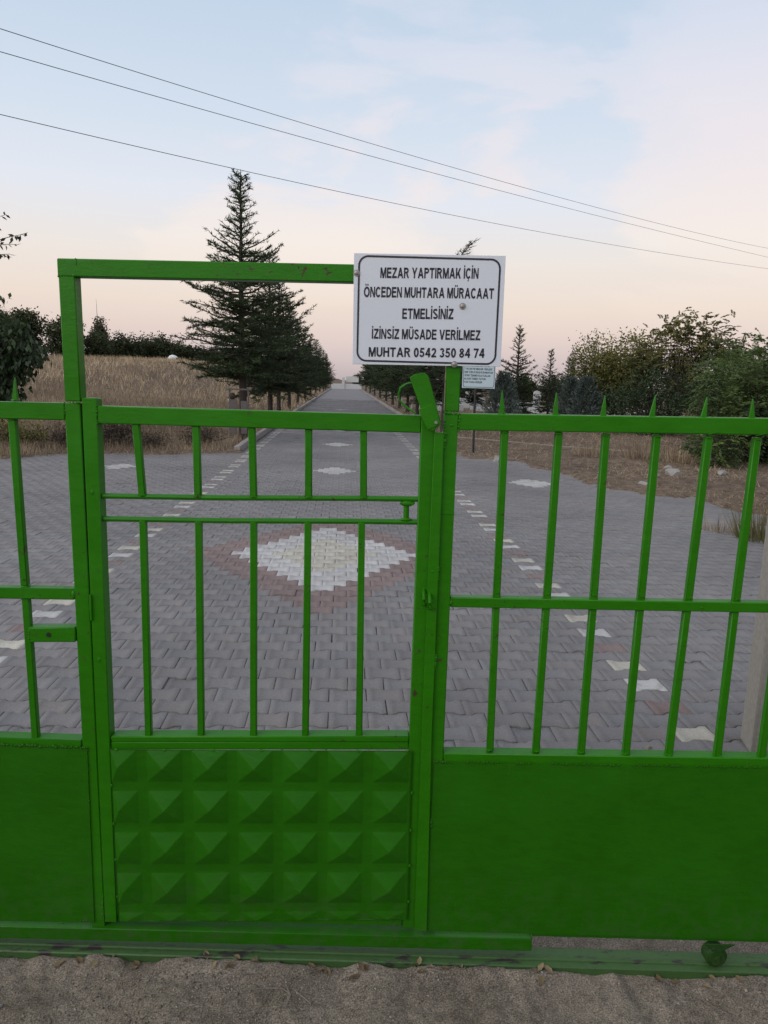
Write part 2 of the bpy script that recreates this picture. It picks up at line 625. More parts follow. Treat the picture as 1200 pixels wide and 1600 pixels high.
def vnoise(X, Y, s, seed=0):
    """cheap smooth value noise"""
    r = np.random.default_rng(seed)
    T = r.random((256, 256))
    x = np.asarray(X) * s
    y = np.asarray(Y) * s
    xi = np.floor(x).astype(int)
    yi = np.floor(y).astype(int)
    fx = x - xi
    fy = y - yi
    fx = fx * fx * (3 - 2 * fx)
    fy = fy * fy * (3 - 2 * fy)
    g = lambda i, j: T[i % 256, j % 256]
    return (g(xi, yi) * (1 - fx) + g(xi + 1, yi) * fx) * (1 - fy) + (g(xi, yi + 1) * (1 - fx) + g(xi + 1, yi + 1) * fx) * fy


def sstep(a, b, x):
    k = np.clip((x - a) / (b - a), 0, 1)
    return k * k * (3 - 2 * k)


def field(X, Y):
    """the rise of the dry field left of the road, and its crest"""
    z = 2.5 * sstep(-3.2, -14, X) * sstep(15.5, 68, Y)
    z = z + .25 * sstep(-2.6, -5, X) * sstep(15.5, 22, Y)
    return z


def ground_z(X, Y):
    X = np.asarray(X, float)
    Y = np.asarray(Y, float)
    d = sdist(X, Y, PAVED)
    w = (vnoise(X, Y, 2.2, 1) - .5) * .45 + (vnoise(X, Y, 7, 2) - .5) * .22
    amp = np.where(Y > 16.5, .25, 1.0)
    e = sstep(-.10, .22, d + w * amp)
    rel = (vnoise(X, Y, 1.1, 3) - .5) * .07 + (vnoise(X, Y, 4.1, 4) - .5) * .035
    z = -.06 + e * (.085 + rel)
    z = z + e * .05 * sstep(.3, 2.5, d)
    z = z + field(X, Y) * e
    # front: stay below the dirt sheet
    z = np.where(Y < 2.0, -.10, z) + 2.2 * sstep(-1.4, -4.0, Y)  # plus an added, unseen earth bank behind the camera to shade the lower gate
    return z


gx = np.unique(np.concatenate([np.linspace(-700, -60, 22), np.linspace(-60, -12, 60), np.linspace(-12, 8, 220), np.linspace(8, 60, 70), np.linspace(60, 700, 22)]))
gy = np.unique(np.concatenate([np.linspace(-60, -5, 8), np.linspace(-5, 0, 12), np.linspace(0, 2.0, 6), np.linspace(2.0, 22, 230), np.linspace(22, 70, 120), np.linspace(70, 150, 50), np.linspace(150, 1500, 30)]))
GX, GY = np.meshgrid(gx, gy, indexing='ij')
GZ = ground_z(GX, GY)
V = np.stack([GX, GY, GZ], -1).reshape(-1, 3)
nx, ny = len(gx), len(gy)
I = np.arange(nx * ny).reshape(nx, ny)
F = np.stack([I[:-1, :-1], I[1:, :-1], I[1:, 1:], I[:-1, 1:]], -1).reshape(-1, 4)
o = link('ground', mesh_np('ground', V, F, smooth=True), M_SOIL)
tag(o, kind='structure')

# dirt in front of (and just under) the gate
dx = np.unique(np.concatenate([np.linspace(-8, -1.5, 30), np.linspace(-1.5, 1.9, 420), np.linspace(1.9, 8, 30)]))
dy = np.unique(np.concatenate([np.linspace(-8, 1.0, 40), np.linspace(1.0, 1.98, 130), np.linspace(1.98, 2.18, 8)]))
DX, DY = np.meshgrid(dx, dy, indexing='ij')
DZ = (vnoise(DX, DY, 3, 11) - .5) * .02 + (vnoise(DX, DY, 9, 12) - .5) * .018 + (vnoise(DX, DY, 31, 13) - .5) * .006 + (vnoise(DX, DY, 75, 14) - .5) * .005
# drag marks running toward the gate
dr = vnoise(DX * 9 + DY * 2.2, DY * .9, 1.6, 15)
DZ = DZ + 2.2 * sstep(-1.4, -4.0, DY)  # same added bank behind the camera, out of view, darkening the lower gate
DZ = DZ - .013 * sstep(.62, .85, dr) * sstep(.4, .7, vnoise(DX, DY, 1.3, 16))
gate_y = 1.827 - .0604 * (DX - .142)
DZ = np.where(DY > gate_y - .024, DZ * .35 - .006, DZ) - .012
tdist = gate_y - DY
DZ = DZ + .016 * sstep(.085, .035, tdist) * sstep(.004, .024, tdist) * sstep(.25, .75, vnoise(DX, DY * .5, 11, 17))
V = np.stack([DX, DY, DZ], -1).reshape(-1, 3)
I = np.arange(V.shape[0]).reshape(DX.shape)
F = np.stack([I[:-1, :-1], I[1:, :-1], I[1:, 1:], I[:-1, 1:]], -1).reshape(-1, 4)
o = link('dirt_ground', mesh_np('dirt_ground', V, F, smooth=True), M_DIRT)
tag(o, kind='structure')


def dirt_z(x, y):
    i = np.clip(np.searchsorted(dx, x), 0, len(dx) - 1)
    j = np.clip(np.searchsorted(dy, y), 0, len(dy) - 1)
    return DZ[i, j]


# ------------------------------------------------------------------ paving stones
PL, PP, PD = .1958, .1428, .0108
PCX, PCY = -.15, 6.75
C_GREY = np.array((.186, .175, .176))
C_RED = np.array((.205, .148, .140))
C_WHITE = np.array((.44, .425, .42))
C_CREAM = np.array((.42, .392, .335))
g_ = .0014
hl = PL / 2 - g_
hb = PP / 2 - g_
outl = np.array([(-hl, hb + PD), (-.064, hb + PD), (-.038, hb - PD), (.038, hb - PD), (.064, hb + PD), (hl, hb + PD),
                 (hl, -hb - PD), (.064, -hb - PD), (.038, -hb + PD), (-.038, -hb + PD), (-.064, -hb - PD), (-hl, -hb - PD)])
tops = outl * np.array([(hl - .0018) / hl, 1])
tops[:, 1] -= np.sign(outl[:, 1]) * .0018
small_d = [(r, 0.0, 4) for r in (45, 83, 121, 159, 197, 235)] + [(45, -19.5, 4), (37, 17.0, 4)]


def stone_colour(r, q):
    """r row, q column offset in stones from the centre line"""
    nrow = abs(r)
    if nrow < 5 and abs(q) <= (5 - nrow - 1) / 2 + .01:
        return C_CREAM
    if nrow < 9 and abs(q) <= (9 - nrow - 1) / 2 + .01:
        return C_WHITE
    if nrow < 13 and abs(q) <= (13 - nrow - 1) / 2 + .01:
        return C_RED
    if r % 2 and abs(abs(q) - 9.5) < .01 and r < 190:
        k = (r - 5) % 6 if q > 0 else (r - 1) % 6
        return {0: C_CREAM, 2: C_RED, 4: C_WHITE}[k]
    for (r0, q0, nn) in small_d:
        k = abs(r - r0)
        if k < nn and abs(q - q0) <= (nn - k - 1) / 2 + .01:
            return C_CREAM if k == 0 and abs(q - q0) < 1 else C_WHITE * .95
    return None


near, far_ = [], []
for r in range(-34, 380):
    y = PCY + r * PP
    off = .5 if r % 2 else 0.0
    lo, hi = (-49, 31) if y < 16.3 else (-11, 15)
    for k in range(lo, hi):
        q = k + off
        (near if y < 19 else far_).append((PCX + q * PL, y, r, q))


def build_stones(lst, name, full):
    A = np.array([(a[0], a[1]) for a in lst])
    d = sdist(A[:, 0], A[:, 1], PAVED)
    keep = (d < .3) & ~((A[:, 1] > 16) & (d > -.02)) & (A[:, 1] > 2.16)
    idx = np.nonzero(keep)[0]
    n = len(idx)
    A = A[idx]
    colr = np.empty((n, 3))
    for i, j in enumerate(idx):
        c = stone_colour(lst[j][2], lst[j][3])
        if c is None:
            c = C_GREY * rng.uniform(.93, 1.06) + np.array((.003, 0, -.002)) * rng.normal()
        else:
            c = c * rng.uniform(.92, 1.06)
        colr[i] = c
    ang = rng.normal(0, .008, n)
    ca, sa = np.cos(ang)[:, None], np.sin(ang)[:, None]
    jx = rng.normal(0, .0011, (n, 1))
    jy = rng.normal(0, .0011, (n, 1))
    zz = (rng.normal(0, .0016, n) - .005 * (rng.random(n) < .03))[:, None]
    tx = rng.normal(0, .006, (n, 1))
    ty = rng.normal(0, .006, (n, 1))

    def ring(P, z):
        x = P[:, 0][None] * ca - P[:, 1][None] * sa
        y = P[:, 0][None] * sa + P[:, 1][None] * ca
        zq = z + zz + tx * x + ty * y
        return np.stack([x + A[:, :1] + jx, y + A[:, 1:2] + jy, zq], -1)
    if full:
        V = np.concatenate([ring(tops, 0), ring(outl, -.0018), ring(outl, -.03)], 1)
        m = 36
    else:
        V = np.concatenate([ring(outl, 0)], 1)
        m = 12
    V = V.reshape(-1, 3)
    # top face split into quads: ends and waist
    Q = [(0, 1, 10, 11), (1, 2, 9, 10), (2, 3, 8, 9), (3, 4, 7, 8), (4, 5, 6, 7)]
    Q = [q[::-1] for q in Q]
    if full:
        for i in range(12):
            j = (i + 1) % 12
            Q.append((i, j, 12 + j, 12 + i))
            Q.append((12 + i, 12 + j, 24 + j, 24 + i))
    F = (np.array(Q)[None] + (np.arange(n) * m)[:, None, None]).reshape(-1, 4)
    return V, F, np.repeat(colr, m, 0)


V1, F1, c1 = build_stones(near, 'paving', True)
V2, F2, c2 = build_stones(far_, 'paving', False)
o = link('paving', mesh_np('paving', np.concatenate([V1, V2]), np.concatenate([F1, F2 + len(V1)]), col=np.concatenate([c1, c2])), M_PAVER)
tag(o, kind='structure')
# bed of sand under the stones, and the far end of the road
P = [(p[0], p[1], -.011) for p in PAVED]
me = bpy.data.meshes.new('paving_bed')
me.from_pydata(P, [], [list(range(len(P)))])
tag(link('paving_bed', me, M_JOINT), kind='structure')
ye = PCY + 379.5 * PP
me = bpy.data.meshes.new('road')
me.from_pydata([(-2.25, ye, -.002), (2.65, ye, -.002), (2.65, 140, -.002), (-2.25, 140, -.002)], [], [(0, 1, 2, 3)])
tag(link('road', me, M_ROADFAR), kind='structure')
# kerbs: one metre stones end to end
for x0, ys, nm in ((-2.33, 16.2, 'kerb'), (2.70, 22.0, 'kerb')):
    k = BM()
    y = ys
    while y < 130:
        L = 1.0 if y < 60 else 4.0
        k.box((x0 + random.uniform(-.012, .012), y + L / 2, .02 + random.uniform(-.008, .008)), (.13, L - .012, .22), .012, random.uniform(-.006, .006))
        y += L
    tag(k.done(nm, M_KERB), kind='structure')

# ------------------------------------------------------------------ the gate
GO = (.1422, 1.8272, 0.0)
GYAW = R(-3.4567)
gate = empty('sliding_gate', GO, GYAW)
tag(gate, 'green steel sliding gate with spiked bars, lower sheets and a raised door frame', 'gate')
T = .040                      # 40 mm box section


def part(name, parent=gate):
    return BM(), name, parent


# lower jambs of the doorway
g = BM().beam((-.8205, 1.5535), (-.8165, .075), .0385, 0, T)
g.weld((-.838, 1.5545), (-.801, 1.5555), -.0005, .0035, 3)
g.weld((-.806, .10), (-.800, .18), -.0005, .003, 4)
jl = g.done('post', M_PAINT, gate)
g = BM().beam((.1262, 1.5530), (.1270, .0995), .0345, 0, T)
g.weld((.110, 1.5545), (.145, 1.5555), -.0005, .0042, 5)
g.weld((.1095, 1.535), (.1095, 1.47), -.0005, .0035, 6)
g.blob((.128, 0, 1.525), .006, (1, .3, .6), 2)
jr = g.done('post', M_PAINT, gate)
# raised door frame
g = BM().beam((-.8186, 1.5580), (-.8198, 1.8592), .0395, .001, T)
g.weld((-.838, 1.858), (-.801, 1.859), .0005, .003, 7)
g.done('frame_upright', M_PAINT, gate)
g = BM().beam((.1270, 1.5585), (.1255, 1.870), .0365, .001, T)
g.done('frame_upright', [M_PAINT, M_FLAKED], gate)
g = BM().beam((-.8408, 1.8782), (.146, 1.8845), .0415, 0, T)
g.beam((-.795, 1.884), (-.795, 1.900), .0035, -.0012, 0.001, .0005)
g.done('lintel', M_PAINT, gate)
# left leaf
LX = -2.46
g = BM().beam((-.8405, 1.5318), (LX, 1.5235), .0425, .0005, T)
g.weld((-.8405, 1.55), (-.8405, 1.512), 0, .003, 8)
g.done('top_rail', M_PAINT, gate)
g = BM().beam((-.8402, 1.0571), (LX, 1.039), .0300, .003, .033)
g.blob((-.841, .002, 1.057), .010, (.6, .5, 1.2), 2)
g.done('middle_rail', M_PAINT, gate)
g = BM().beam((-.8405, .6338), (LX, .6475), .0250, .001, T)
g.done('lower_rail', M_PAINT, gate)
g = BM().beam((-.8400, .9485), (-.9640, .9445), .040, -.004, .034)
g.weld((-.963, .963), (-.963, .928), -.004, .0032, 9)
lb = g.done('lock_box', M_PAINT, gate)
g = BM()
g.tube([(-.9098, -.0052, .9473), (-.9098, -.003, .9473)], .0065, 14)
g.done('keyhole', M_DARK, lb)


def picket(u0, u1, u2, z0=1.5105, zm=None, z2=.648, spike=True, w=.0185, lean=0.0, su=None):
    b = BM()
    b.beam((u0, z0 + .004), (u1, 1.075), w, .008, .008 + w, .0022)
    b.beam((u1, 1.075), (u2, z2 - .004), w, .008, .008 + w, .0022)
    rr = random.Random(int((u0 + 3) * 1000))
    b.blob((u0 + rr.uniform(-.004, .004), .008, z0 + .001), .0075, (1.2, .6, .5), 1)
    b.blob((u2 + rr.uniform(-.004, .004), .009, z2 + .002), .0085, (1.2, .8, .45), 1)
    b.blob((u1, .008, 1.0935), .007, (1.2, .6, .5), 1)
    o = b.done('bar', M_PAINT, gate)
    if spike:
        s = BM()
        us = su if su is not None else u0 - .010
        zt = 1.5565
        hh = .054 + rr.uniform(-.004, .004)
        c0 = us + rr.uniform(-.002, .002)
        P = [(c0 - .0075, .012, zt), (c0 + .0070, .012, zt), (c0 + .0070, .022, zt), (c0 - .0075, .022, zt),
             (us + lean - .001, .015, zt + hh), (us + lean + .001, .015, zt + hh), (us + lean + .001, .019, zt + hh), (us + lean - .001, .019, zt + hh)]
        s.hexa(P, .0008, 1)
        s.blob((c0, .014, zt), .009, (1.3, .8, .4), 1)
        s.done('spike', M_PAINT, o)
    return o


picket(-.9791, -.9735, -.9697, 1.508, None, .636, lean=.004, su=-.9715)
for u in np.arange(-2.353, -1.0, .125):
    picket(u, u + .003, u + .005, 1.508, None, .636)
RB = [(.2630, .2659, .2715, .2528, -.001), (.3994, .3981, .3969, .3890, -.002), (.5182, .5206, .5207, .5085, 0), (.6466, .6444, .6428, .6320, .002),
      (.7765, .7681, .7595, .7590, .004), (.8985, .8934, .8918, .8800, -.003), (1.0268, 1.0168, 1.0121, 1.008, .002)]
for a_ in RB:
    picket(a_[0], a_[1], a_[2], su=a_[3], lean=a_[4])
for u in np.arange(1.15, 2.45, .125):
    picket(u, u - .004, u - .008)
RX = 2.52
g = BM().beam((.1440, 1.5335), (RX, 1.5625), .0415, .0005, T)
g.weld((.146, 1.5125), (.146, 1.553), 0, .003, 10)
for u, s_ in ((.78, 1), (.90, -1), (1.0, 1)):
    g.beam((u - .012, 1.520), (u + .016, 1.527), .0022, -.0006, .001, .0004)
g.done('top_rail', M_PAINT, gate)
g = BM().beam((.1440, 1.0645), (RX, 1.0905), .0270, .003, .033)
g.blob((.146, .002, 1.064), .007, (.6, .5, 1.1), 1)
g.blob((.80, .003, 1.069), .004, (1.3, .8, 1), 1)
g.done('middle_rail', M_PAINT, gate)
g = BM().beam((.1440, .6255), (RX, .6575), .0285, .001, T)
g.done('lower_rail', M_PAINT, gate)


def sheet(poly, name, seed, y=-.0035, t=.0025, nx=60, nz=30, amp=.0034):
    """thin, slightly buckled steel sheet over the frame"""
    (ax, az), (bx, bz), (cx, cz), (ex, ez) = poly          # TL TR BR BL
    uu, vv = np.meshgrid(np.linspace(0, 1, nx), np.linspace(0, 1, nz), indexing='ij')
    X = (ax * (1 - uu) + bx * uu) * (1 - vv) + (ex * (1 - uu) + cx * uu) * vv
    Z = (az * (1 - uu) + bz * uu) * (1 - vv) + (ez * (1 - uu) + cz * uu) * vv
    W = (vnoise(X, Z, 5, seed) - .5) * amp * 2 * np.clip(np.minimum(np.minimum(uu, 1 - uu), np.minimum(vv, 1 - vv)) * 8, .12, 1)
    V = np.stack([X, y + W, Z], -1).reshape(-1, 3)
    I = np.arange(nx * nz).reshape(nx, nz)
    F = np.stack([I[:-1, :-1], I[:-1, 1:], I[1:, 1:], I[1:, :-1]], -1).reshape(-1, 4)
    V2 = V + np.array((0, t, 0))
    n0 = len(V)
    rim = np.concatenate([I[:, 0], I[-1, 1:], I[-2::-1, -1], I[0, -2:0:-1]])
    S = np.array([(rim[i], rim[(i + 1) % len(rim)], rim[(i + 1) % len(rim)] + n0, rim[i] + n0) for i in range(len(rim))])
    F = np.concatenate([F, F[:, ::-1] + n0, S])
    me = mesh_np(name, np.concatenate([V, V2]), F, smooth=True)
    me.set_sharp_from_angle(angle=R(40))
    bm_ = bmesh.new()
    bm_.from_mesh(me)
    bmesh.ops.recalc_face_normals(bm_, faces=bm_.faces)
    bm_.to_mesh(me)
    bm_.free()
    return me


def bead(a_, b_, y, r_, seed, parent):
    BM().weld(a_, b_, y, r_, seed).done('weld_bead', M_RUSTY, parent)


o = link('sheet_panel', sheet([(LX, .6465), (-.8229, .6275), (-.8265, .0922), (LX, .068)], 'sheet_panel', 21), M_PAINT_SHADED, gate)
bead((-1.46, .6355), (-.823, .628), -.0045, .0042, 22, o)
bead((-.823, .6197), (-.8262, .40), -.003, .0022, 23, o)
bead((-.8265, .1), (-.93, .085), -.003, .003, 24, o)
o = link('sheet_panel', sheet([(.1192, .6160), (RX, .6455), (RX, .1035), (.1157, .0964)], 'sheet_panel', 31, nx=60), M_PAINT_SHADED, gate)
for i, (u0, u1) in enumerate(((.12, .165), (.21, .30), (.345, .40), (.44, .62), (.66, .80), (.83, 1.0), (1.03, 1.3))):
    k = .0123
    bead((u0, .6165 + (u0 - .12) * k), (u1, .6165 + (u1 - .12) * k), -.0045, .0035, 33 + i, o)
bead((.118, .607), (.1165, .30), -.003, .0022, 41, o)
bead((.1175, .445), (.1175, .425), -.004, .006, 42, o)
# bottom rails: a heavier channel under the left leaf and the doorway, a thinner rail on the right
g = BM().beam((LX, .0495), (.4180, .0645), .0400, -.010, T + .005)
g.done('bottom_rail', M_PAINT_SHADED, gate)
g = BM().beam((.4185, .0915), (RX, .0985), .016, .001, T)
g.done('bottom_rail', M_PAINT_SHADED, gate)
for ux in (LX - .018, RX + .018):
    BM().beam((ux, .06), (ux, 1.58), .036, 0, T).done('post', M_PAINT, gate)
# flat stop strip covering the closing gap
g = BM()
g.prism([(.0850, 1.5065), (.1085, 1.5065), (.1095, 1.138), (.1100, .695), (.1190, .1000), (.0815, .0985), (.0825, .694), (.0825, 1.138)], -.0095, -.0055, .0012)
g.weld((.1095, 1.16), (.1095, 1.13), -.008, .003, 50)
g.weld((.110, .93), (.110, .885), -.006, .004, 51)
g.weld((.110, 1.505), (.110, 1.47), -.005, .004, 52)
g.blob((.094, -.0095, 1.15), .0045, (1, .5, .8), 1)
g.blob((.096, -.0095, .82), .003, (2, .5, .5), 1)
g.beam((.110, 1.3015), (.144, 1.3015), .008, -.001, .002, .001)
g.done('stop_strip', M_PAINT, gate)
g = BM()
g.tube([(.0895, -.009, 1.052), (.0895, -.024, 1.058), (.0885, -.028, 1.072), (.0885, -.022, 1.086), (.088, -.008, 1.090)], .0048, 8)
g.done('hasp_loop', M_PAINT, gate)
# the roller under the right leaf
w = BM()
w.tube([(.9440, -.012, .0430), (.9440, -.007, .0430), (.9440, .020, .0430), (.9440, .025, .0430)], [.026, .0315, .0315, .026], 32)
w.tube([(.9440, -.0160, .0450), (.9440, -.0115, .0450)], [.0225, .0235], 24)
w.tube([(.9440, -.022, .0450), (.9440, -.0155, .0450)], [.0085, .0095], 6)
wo_ = w.done('roller', M_ROLLER, gate)
w = BM()
w.prism([(.899, .0905), (.990, .0905), (.966, .0745), (.957, .0655), (.931, .0655), (.922, .0745)], -.0165, -.0125, .001)
w.blob((.929, -.017, .076), .0042, (1, .6, 1), 1)
w.blob((.959, -.017, .076), .0042, (1, .6, 1), 1)
w.done('bracket', M_ROLLER, wo_)

# walk-through door
g = BM()
g.beam((-.7778, 1.5675), (-.7810, .0905), .0365, 0, T)                # hinge stile
g.beam((.0693, 1.5470), (.0670, .1000), .0360, 0, T)                   # lock stile
g.beam((-.7590, 1.5268), (.0513, 1.5252), .0435, .001, T)             # top rail
g.weld((-.760, 1.548), (-.760, 1.505), 0, .003, 60)
g.beam((-.7590, .6525), (.0490, .6775), .0170, .001, T)               # two thin rails above the panel
g.beam((-.7590, .6325), (.0490, .6575), .0228, .002, T)
g.beam((-.7590, .1020), (.0490, .1120), .0200, .006, T)
for (u, z) in ((-.769, .88), (-.768, 1.33)):
    g.blob((u - .012, 0, z), .005, (1, .5, 1.6), 1)
g.beam((-.7955, .99), (-.7955, 1.06), .006, -.006, .004, .001)
door = g.done('walk_through_door', M_PAINT, gate)
for za, zb, nm in ((1.3190, 1.3335, 1), (1.2592, 1.2735, 2)):
    BM().tube([(-.7590, .015, za), (-.45, .013, za + .004), (-.1, .014, zb - .002), (.0515, .015, zb)], .0072, 8).done('thin_rail', M_PAINT, door)
g = BM().tube([(.0215, .014, 1.330), (.0222, .014, 1.270)], .0072, 8)
g.blob((.024, .012, 1.322), .013, (1.5, .7, .6), 2, .1, 3)
g.blob((.022, .012, 1.280), .011, (1.5, .7, .5), 2, .1, 4)
g.done('spacer', M_PAINT, door)
UB = [((-.6664, 1.5065), (-.6557, 1.3235)), ((-.5148, 1.5055), (-.5131, 1.3245)), ((-.3745, 1.5052), (-.3705, 1.3275)), ((-.2311, 1.5046), (-.2296, 1.3305)), ((-.0925, 1.5042), (-.0888, 1.3330)),
      ((-.6566, 1.2595), (-.6595, .6600)), ((-.5129, 1.2625), (-.5164, .6640)), ((-.3708, 1.2650), (-.3735, .6680)), ((-.2306, 1.2670), (-.2324, .6720)), ((-.0921, 1.2700), (-.0863, .6740))]
for i, (a_, b_) in enumerate(UB):
    q = BM().beam(a_, b_, .0175, .006, .0235, .0022)
    q.blob((b_[0], .008, b_[1] + .002), .0085, (1.3, .7, .5), 1)
    q.blob((a_[0], .010, a_[1] - .004), .0065, (1.3, .7, .5), 1)
    q.done('bar', M_PAINT, door)
# hob-nailed sheet: pyramids pressed in a grid
TLp, TRp, BRp, BLp = (-.7604, .6255), (.0605, .6470), (.0640, .1330), (-.7555, .1000)


def panel_uv(s, v):
    x = (TLp[0] * (1 - s) + TRp[0] * s) * (1 - v) + (BLp[0] * (1 - s) + BRp[0] * s) * v
    z = (TLp[1] * (1 - s) + TRp[1] * s) * (1 - v) + (BLp[1] * (1 - s) + BRp[1] * s) * v
    return x, z


PW, PH = .822, .517
px_, pz_ = .1235, .1235
cell = .096
xs0, zs0 = .0985, -.0035          # left edge of the first whole pyramid, top of the first row
XS, ZS = [0.0], [0.0]
pyr = []
bm_ = bmesh.new()


def pv(x, z, y):
    u, zz_ = panel_uv(x / PW, z / PH)
    return bm_.verts.new((u, y, zz_))


xl, zl = [], []
for i in range(-1, 7):
    a0 = max(xs0 + i * px_, 0.001)
    a1 = min(xs0 + i * px_ + cell, PW - .001)
    if a1 - a0 > .012:
        xl.append((a0, a1, xs0 + i * px_ + cell / 2))
for j in range(0, 5):
    b0 = max(zs0 + j * pz_, .001)
    b1 = min(zs0 + j * pz_ + cell, PH - .001)
    if b1 - b0 > .012:
        zl.append((b0, b1, zs0 + j * pz_ + cell / 2))
xe = sorted({0.0, PW} | {a for c_ in xl for a in c_[:2]})
ze = sorted({0.0, PH} | {a for c_ in zl for a in c_[:2]})
YF = -.0045
AP = .024
grid = {(i, j): pv(x, z, YF + .0012 * math.sin(x * 9) * math.sin(z * 11)) for i, x in enumerate(xe) for j, z in enumerate(ze)}
for i in range(len(xe) - 1):
    for j in range(len(ze) - 1):
        q = [grid[i, j], grid[i, j + 1], grid[i + 1, j + 1], grid[i + 1, j]]
        xm, zm = (xe[i] + xe[i + 1]) / 2, (ze[j] + ze[j + 1]) / 2
        cx = [c_ for c_ in xl if c_[0] < xm < c_[1]]
        cz_ = [c_ for c_ in zl if c_[0] < zm < c_[1]]
        if cx and cz_:
            ax = min(max(cx[0][2], xe[i] + .004), xe[i + 1] - .004)
            az = min(max(cz_[0][2], ze[j] + .004), ze[j + 1] - .004)
            frac = min(1.0, min(xe[i + 1] - xe[i], ze[j + 1] - ze[j]) / cell + .12)
            ap = pv(ax, az, YF - AP * frac)
            for k in range(4):
                bm_.faces.new((q[k], q[(k + 1) % 4], ap))
        else:
            bm_.faces.new(q)
bmesh.ops.bevel(bm_, geom=[e for e in bm_.edges if len(e.link_faces) == 2], offset=.0016, segments=2, affect='EDGES', profile=.5)
bmesh.ops.recalc_face_normals(bm_, faces=bm_.faces)
me = bpy.data.meshes.new('studded_panel')
bm_.to_mesh(me)
bm_.free()
if sum(p.normal.y * p.area for p in me.polygons) > 0:
    me.flip_normals()
me.polygons.foreach_set('use_smooth', [True] * len(me.polygons))
me.set_sharp_from_angle(angle=R(50))
o = link('studded_panel', me, M_PAINT_SHADED, door)
sm = o.modifiers.new('thick', 'SOLIDIFY')
sm.thickness = .0015
sm.offset = -1
for s in np.linspace(.02, .98, 7):
    u, z = panel_uv(s, 0.0)
    BM().blob((u, -.006, z), .0048, (1.3, .6, .8), 1).done('tack_weld', M_PAINT, door)
for v in (.2, .42, .63, .85):
    for s in (0.0, 1.0):
        u, z = panel_uv(s, v + .04 * s)
        BM().blob((u, -.006, z), .0042, (.8, .6, 1.3), 1).done('tack_weld', M_PAINT, door)
# swing-over latch flap with its bent handle
g = BM()
g.prism([(.0185, 1.6390), (.0300, 1.6475), (.0540, 1.6515), (.0640, 1.6445), (.0990, 1.5330), (.0960, 1.5240), (.0800, 1.5100), (.0690, 1.5130)], -.0215, -.0175, .0012)
g.beam((.0600, 1.5700), (.0830, 1.5200), .038, -.0235, -.0212, .001)
lf = g.done('latch_flap', M_PAINT, door)
g = BM().tube([(.022, -.016, 1.6265), (.011, -.014, 1.6235), (-.003, -.012, 1.614), (-.0075, -.010, 1.598), (-.0035, -.010, 1.583), (.008, -.010, 1.570), (.022, -.012, 1.561), (.036, -.016, 1.553)], [.0022, .0027, .0027, .0027, .0027, .0027, .0026, .0022], 8)
g.done('handle', M_PAINT, lf)
g = BM().tube([(.0870, -.0275, 1.5315), (.0870, -.0240, 1.5315), (.0870, .001, 1.5315)], [.0030, .0048, .0048], 12)
g.done('pivot_bolt', M_ZINC, lf)
g = BM()
g.tube([(.0735, .001, 1.098), (.0735, -.014, 1.094), (.0738, -.019, 1.078), (.0742, -.015, 1.064), (.0742, .001, 1.058)], .0042, 8)
g.done('hasp_loop', M_PAINT, door)

# ------------------------------------------------------------------ ground track of the gate
tr = BM()
tr.hexa([(LX - 2, -.020, -.03), (RX + 2, -.020, -.03), (RX + 2, .055, -.03), (LX - 2, .055, -.03),
         (LX - 2, -.020, .006), (RX + 2, -.020, .006), (RX + 2, .055, .006), (LX - 2, .055, .006)], .003)
to = tr.done('gate_track', M_TRACK)
to.location = GO
to.rotation_euler = (0, 0, GYAW)
tag(to, 'worn green painted steel track lying on the ground under the gate', 'gate track')
tr = BM()
tr.tube([(LX - 2, .008, .0055), (RX + 2, .008, .0055)], .006, 10)
tr.done('guide_rail', M_TRACK, to)

# ------------------------------------------------------------------ the notice on the gate

# lettering: a bold sans drawn stroke by stroke; cap height 1, stem about .2
TS = .232


def _arc(cx, cy, rx, ry, a0, a1, n=14):
    return [(cx + rx * math.cos(R(a0 + (a1 - a0) * k / n)), cy + ry * math.sin(R(a0 + (a1 - a0) * k / n))) for k in range(n + 1)]


def _stroke(pts, t):
    """thick line along pts as quads"""
    p = np.asarray(pts, float)
    d = np.gradient(p, axis=0)
    d /= np.linalg.norm(d, axis=1)[:, None] + 1e-9
    nn = np.column_stack([-d[:, 1], d[:, 0] * .88]) * t / 2
    L, Rr = p + nn, p - nn
    return [[tuple(L[i]), tuple(Rr[i]), tuple(Rr[i + 1]), tuple(L[i + 1])] for i in range(len(p) - 1)]


def _rect(x0, y0, x1, y1):
    return [[(x0, y0), (x1, y0), (x1, y1), (x0, y1)]]


def _diag(x0, y0, x1, y1, t=TS):
    """slanted stem cut level at both ends; x0,x1 its left edge"""
    return [[(x0, y0), (x0 + t, y0), (x1 + t, y1), (x1, y1)]]


